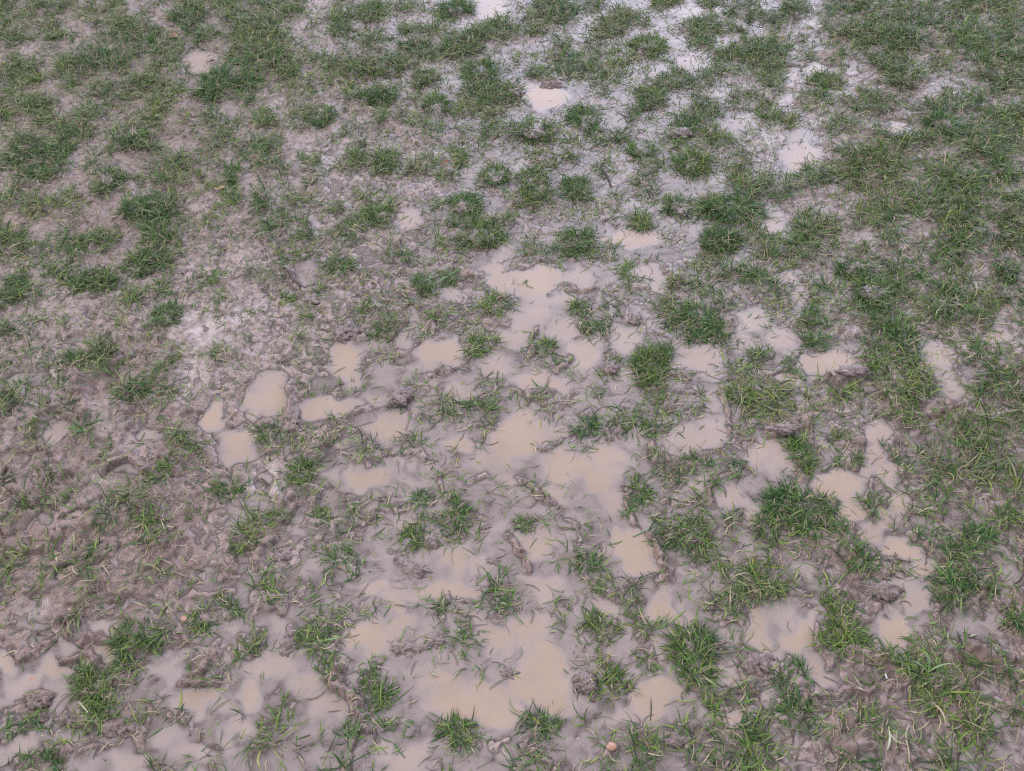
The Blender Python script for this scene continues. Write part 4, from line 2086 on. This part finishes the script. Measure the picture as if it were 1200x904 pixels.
# single tufts that can be told apart
for (px, py, rx, ry, d, lab) in tuft_e:
    x0, y0 = ground_pt(px, py, .010)
    xr, _ = ground_pt(px + rx, py, .010); _, yr = ground_pt(px, py - ry, .010); _, yq = ground_pt(px, py + ry, .010)
    ax, ay = abs(xr - x0), abs(yr - yq) / 2
    area = math.pi * ax * ay
    n = int(max(6, area * 1e4 * (.78 if py > 400 else .9) * (.25 + d)))
    rr = np.sqrt(rng.random(n)) * 1.05; th = rng.uniform(0, 6.2832, n)
    sx, sy = x0 + ax * rr * np.cos(th), y0 + ay * rr * np.sin(th)
    rag = .62 * noise(sx, sy, .045, 611) + .5 * noise(sx, sy, .11, 612) + .35 * noise(sx, sy, .02, 613)
    k = rag > -.42 + .75 * rr ** 2 - .12 * rng.random(n)
    if k.sum() < 4: k = rr < .7
    sx, sy, rr = sx[k], sy[k], rr[k]; n = len(sx)
    size = min(ax, ay)
    L = np.clip(.020 + .34 * size, .026, .058) * rng.uniform(.65, 1.3, n) * (1.12 - .3 * rr)
    dead = .06 + .3 * max(0, .8 - d)
    z0 = float(height(np.array([x0]), np.array([y0]))[0]); org = np.array([x0, y0, z0])
    V_, Q_, C_ = grow(sx, sy, np.full(n, d), L, rng.integers(5, 12, n), dead=.0, out_ang=np.arctan2(sy - y0, sx - x0), out_w=.45)
    o = mesh_obj('grass_tuft', V_ - org, Q_, M_BLADE, colors=C_); o.location = org
    tag(o, lab, 'grass tuft', 'tufts of grass standing out of the wet mud')
    q = rng.random(n) < min(.8, dead * 3.2 + .15)
    if q.sum() > 10:
        V_, Q_, C_ = grow(sx[q], sy[q], np.full(q.sum(), d), L[q] * .95, rng.integers(1, 5, q.sum()), dead=1.0, out_ang=np.arctan2(sy - y0, sx - x0)[q], out_w=.5)
        dd = mesh_obj('dry_blades', V_ - org, Q_, M_STRAW, colors=C_, parent=o); dd['label'] = 'yellowed and mud caked blades'
    if size > .040:
        mo = lump_mesh('root_mound', ax * .6, ay * .6, .007, int(px * 7 + py), .7, M_LUMP, 36, 18)
        mo.parent = o; mo.location = (0, 0, -.002)
    extra = None
    if 'seed spike' in lab or 'dark arching stalks' in lab or 'dark upright stalk' in lab: extra = ('seed_stalk', [(1.1, .4, .055), (1.9, .2, .06)][:1 if 'upright' in lab else 2], (.045, .032, .028), .0019, 1.35)
    elif 'pale leaf across' in lab: extra = ('pale_leaf', [(.1, .1, .085)], (.17, .27, .10), .0040, .25)
    elif 'white blade' in lab: extra = ('curled_leaf', [(4.5, 2.2, .07)], (.40, .42, .28), .0030, .4)
    elif 'pale broad blades' in lab: extra = ('pale_leaf', [(3.9, .6, .06), (.5, .4, .055)], (.16, .30, .12), .0045, .35)
    elif 'trailing root' in lab: extra = ('root', [(5.0, 1.1, .08)], (.16, .11, .09), .0020, .12)
    elif 'yellow leaf tip' in lab: extra = ('yellow_leaf', [(2.3, .5, .03)], (.42, .36, .05), .0045, .5)
    elif 'broad pale blades' in lab: extra = ('pale_leaf', [(.5, -.9, .085), (2.4, .9, .07), (1.2, .8, .06)], (.20, .30, .14), .0042, .7)
    if extra:
        nm_, lst, colr, wdt, pit = extra
        for (a_, tw_, l_) in lst:
            one = np.array([1.0])
            V_, Q_, C_ = blades(one * x0, one * y0, one * (z0 + .006), one * a_, one * pit, one * l_ * .62, one * wdt * .8, one * (pit * .9), np.array([colr]), 9, one * tw_)
            mesh_obj(nm_, V_ - org, Q_, M_STRAW, colors=np.tile(np.array(colr), (len(V_), 1)), parent=o)
# ------------------------------------------------------------------ dead straw and torn blades lying on the mud
n = 260000
x, y = scatter(n, -3.1, 3.1, -.2, 4.1)
u, v, g, t_, w, r_, _ = fields(x, y)
pr = .22 + 1.6 * coarse(BASE_G, u, v) + .5 * np.maximum(g, t_) + .60 * (1 - sstep(.45, .8, w)) * (u > 380) * (v > 230) - .85 * sstep(.25, .6, w)
pr = pr * (.12 + 1.15 * sstep(-.2, .35, noise(x, y, .10, 401)))
k = rng.random(n) < pr * .85 * inside(x, y); x, y, w = x[k], y[k], w[k]; n = len(x)
L = rng.uniform(.010, .038, n) * rng.uniform(.7, 1.2, n); az = rng.uniform(0, 6.28, n)
segs = 4; tw = rng.normal(0, 1.1, n)
t = np.linspace(-.5, .5, segs + 1)[None]
a = az[:, None] + tw[:, None] * (t + .5)
px_ = x[:, None] + np.concatenate([np.zeros((n, 1)), np.cumsum((np.cos(a) * (L / segs)[:, None])[:, :-1], 1)], 1)
py_ = y[:, None] + np.concatenate([np.zeros((n, 1)), np.cumsum((np.sin(a) * (L / segs)[:, None])[:, :-1], 1)], 1)
hz = height(px_, py_)
fl = np.where(rng.random((n, 1)) < .6, 0.0006, -1)
pz_ = np.maximum(hz + .0012 + .0022 * rng.random((n, 1)), fl) + .0025 * np.sin((t + .5) * 3.14) * rng.random((n, 1))
wd = (rng.uniform(.0006, .0013, n))[:, None] * (1 - .6 * np.abs(t) * 2 * .8)
V_ = np.stack([np.stack([px_ - np.sin(-a) * -wd * 0 + np.sin(a) * wd, py_ - np.cos(a) * wd, pz_], -1), np.stack([px_ - np.sin(a) * wd, py_ + np.cos(a) * wd, pz_ + .0004], -1)], 2).reshape(-1, 3)
kk = 2 * (segs + 1); q = np.array([[2 * i, 2 * i + 1, 2 * i + 3, 2 * i + 2] for i in range(segs)])
Q_ = (np.arange(n)[:, None, None] * kk + q[None]).reshape(-1, 4)
cc = DEADS[rng.integers(0, len(DEADS), n)] * rng.uniform(.55, 1.25, (n, 1))
mm = rng.random(n) < .45; cc[mm] = np.array([.20, .145, .13]) * rng.uniform(.35, 1.3, (mm.sum(), 1))      # stems caked in mud
gm = rng.random(n) < .30; cc[gm] = GREENS[rng.integers(1, 5, gm.sum())] * rng.uniform(.9, 1.5, (gm.sum(), 1))
C_ = np.repeat(cc, kk, 0)
tag(mesh_obj('straw_litter', V_, Q_, M_STRAW, colors=C_), 'dead straw and torn blades pressed into the mud', 'straw', None, 'stuff')
# ------------------------------------------------------------------ clods and stones
for s, line in enumerate(CLODS.strip().splitlines()):
    head, _, lab = line.partition('|'); f = head.split()
    px, py, rx, ry = map(float, f[1:5]); stone = f[0] == 'S'
    x0, y0 = ground_pt(px, py, .006); x1, _ = ground_pt(px + rx, py, .006); _, ya = ground_pt(px, py - ry, .006); _, yb = ground_pt(px, py + ry, .006)
    ax, ay = abs(x1 - x0), abs(ya - yb) / 2
    zz = float(height(np.array([x0]), np.array([y0]))[0])
    o = lump_mesh('stone' if stone else 'mud_clod', ax, ay, min(ax, ay) * (.6 if stone else .42), 500 + s * 7, .35 if stone else .8, M_STONE if stone else M_LUMP)
    o.location = (x0, y0, max(zz, -.004) + .001); o.rotation_euler = (0, 0, 0)
    tag(o, lab.strip(), 'stone' if stone else 'mud clod', 'stones in the mud' if stone else 'lumps of mud kicked out of the ground')

# ------------------------------------------------------------------ loose stems, twigs and leaves
def stick(name, cat, lab, pts, wid, colr, lift=.004):
    P = []
    for (a, b), (c, d) in zip(pts[:-1], pts[1:]):
        for t in np.linspace(0, 1, 5)[:-1]: P.append((a + (c - a) * t, b + (d - b) * t))
    P.append(pts[-1]); P = np.array(P, float)
    for _ in range(2): P[1:-1] = (P[:-2] + 2 * P[1:-1] + P[2:]) / 4
    x, y = ground_pt(P[:, 0], P[:, 1], .004)
    z = np.maximum(height(x, y), 0) + lift
    for _ in range(3): z[1:-1] = (z[:-2] + z[1:-1] + z[2:]) / 3
    n = len(x); tx, ty = np.gradient(x), np.gradient(y); l = np.hypot(tx, ty) + 1e-9; tx, ty = tx / l, ty / l
    k = 6; an = np.linspace(0, 2 * math.pi, k, endpoint=False)
    rad = wid * (.5 + .5 * np.sin(np.linspace(.35, math.pi - .12, n))) * (1 + .15 * np.sin(np.arange(n) * 1.7))
    V = np.stack([x[:, None] - ty[:, None] * np.cos(an) * rad[:, None], y[:, None] + tx[:, None] * np.cos(an) * rad[:, None], z[:, None] + np.sin(an) * rad[:, None] * .7], -1).reshape(-1, 3)
    i = np.arange(n * k).reshape(n, k); j = np.roll(i, -1, 1)
    Q = np.stack([i[:-1], j[:-1], j[1:], i[1:]], -1).reshape(-1, 4)
    org = np.array([x.mean(), y.mean(), z.mean()])
    o = mesh_obj(name, V - org, Q, M_STRAW, colors=np.tile(np.array(colr), (len(V), 1))); o.location = org
    tag(o, lab, cat)
DK, PALE, TAN = (.050, .036, .032), (.38, .40, .27), (.30, .22, .16)
stick('twig', 'twig', 'crooked dark twig stuck in pale mud to the right of upper centre', [(704, 196), (711, 205), (717, 219)], .0030, DK, .004)
stick('twig', 'twig', 'short dark twig end in the tan mud below the long tan puddle on the left', [(306, 561), (314, 569)], .0026, DK, .004)
stick('root', 'root', 'dark curved root arching over the edge of the grey pool left of centre', [(329, 315), (340, 322), (345, 331), (353, 337)], .0048, (.10, .07, .06), .004)
stick('stem', 'stem', 'thin brown cross shaped stem lying in the lower end of the pinkish puddle', [(1049, 647), (1051, 655), (1058, 657), (1070, 658)], .0015, (.14, .10, .08), .004)
stick('stem', 'stem', 'dark wiry stem curving out at the right edge beside the double tussock', [(1188, 686), (1194, 682), (1199, 671)], .0020, DK, .012)
stick('stem', 'stem', 'long pale dead stem bent downward near the bottom right corner', [(1064, 851), (1059, 866), (1063, 884), (1066, 898)], .0017, (.44, .37, .26), .004)
stick('loose_blade', 'grass blade', 'single straight grey green blade floating above the oval tan pool', [(742, 628), (755, 622), (769, 615)], .0022, (.22, .28, .20), .001)
stick('loose_blade', 'grass blade', 'single cream coloured blade lying across the leafy tuft above the big brown clod', [(100, 828), (105, 834), (111, 841)], .0013, PALE, .030)
stick('loose_blade', 'grass blade', 'cream blade curled like a hook in the lower central puddle', [(505, 784), (507, 790), (513, 792)], .0016, PALE, .002)
stick('loose_blade', 'grass blade', 'white blade hanging down on wrinkled mud at the bottom, right of the star shaped tuft', [(1039, 860), (1040, 870), (1038, 880)], .0022, (.48, .50, .38), .012)
stick('loose_blade', 'grass blade', 'short whitish blade on wet mud right of the round pink pool', [(1137, 746), (1145, 743)], .0020, PALE, .003)
stick('loose_blade', 'grass blade', 'tiny white fleck of blade standing on mud below the round pink pool', [(1037, 790), (1039, 796)], .0018, (.66, .66, .58), .006)
stick('loose_blade', 'grass blade', 'yellowish straight blade on smooth brown mud in the lower left field', [(119, 661), (124, 668), (128, 674)], .0015, (.44, .34, .24), .002)
stick('loose_blade', 'grass blade', 'bent green blade floating in the tan puddle at the top of the central pools', [(613, 332), (618, 326), (616, 334), (625, 337)], .0015, (.12, .18, .07), .002)
stick('loose_blade', 'grass blade', 'bright forked blade poking out of grey water below the straw topped hump', [(441, 425), (446, 421), (452, 416)], .0016, (.26, .33, .10), .008)
def leaf(px, py, size, ang, colr, lab):
    x0, y0 = ground_pt(px, py, .006); n, m_ = 13, 7
    t = np.linspace(-1, 1, n)[:, None]; s_ = np.linspace(-1, 1, m_)[None]
    w_ = .42 * (1 - t ** 2) ** .7 * (1 + .2 * np.sin(5 * t)) + .015
    X = size * (t + 0 * s_); Y = size * (s_ * w_ + .12 * np.sin(2.2 * t)); Z = size * (.30 * (s_ * w_) ** 2 * 3 + .16 * t ** 2 + .05 * np.sin(7 * t + 3 * s_))
    c, s2 = math.cos(ang), math.sin(ang)
    V = np.stack([X * c - Y * s2, X * s2 + Y * c, Z], -1).reshape(-1, 3)
    i = np.arange(n * m_).reshape(n, m_); Q = np.stack([i[:-1, :-1], i[1:, :-1], i[1:, 1:], i[:-1, 1:]], -1).reshape(-1, 4)
    o = mesh_obj('dead_leaf', V, Q, M_STRAW, colors=np.tile(np.array(colr), (len(V), 1)))
    o.location = (x0, y0, max(float(height(np.array([x0]), np.array([y0]))[0]), 0) + .006)
    tag(o, lab, 'dead leaf', 'dead leaves on the field')
leaf(204, 43, .022, 2.4, (.36, .20, .13), 'curled orange brown leaf in the grass near the top left')
leaf(521, 192, .018, .5, (.24, .12, .08), 'crumpled dark brown leaf beside a thin tuft in the upper middle')
leaf(248, 72, .014, .2, (.05, .05, .06), 'dark crumpled scrap floating in the pinkish puddle in the upper left')
leaf(1119, 84, .014, 1.0, (.13, .07, .06), 'folded dark leaf scrap in thin turf in the upper right')
leaf(258, 222, .016, .2, (.48, .30, .20), 'light tan leaf scrap among straw in the left part of the field')
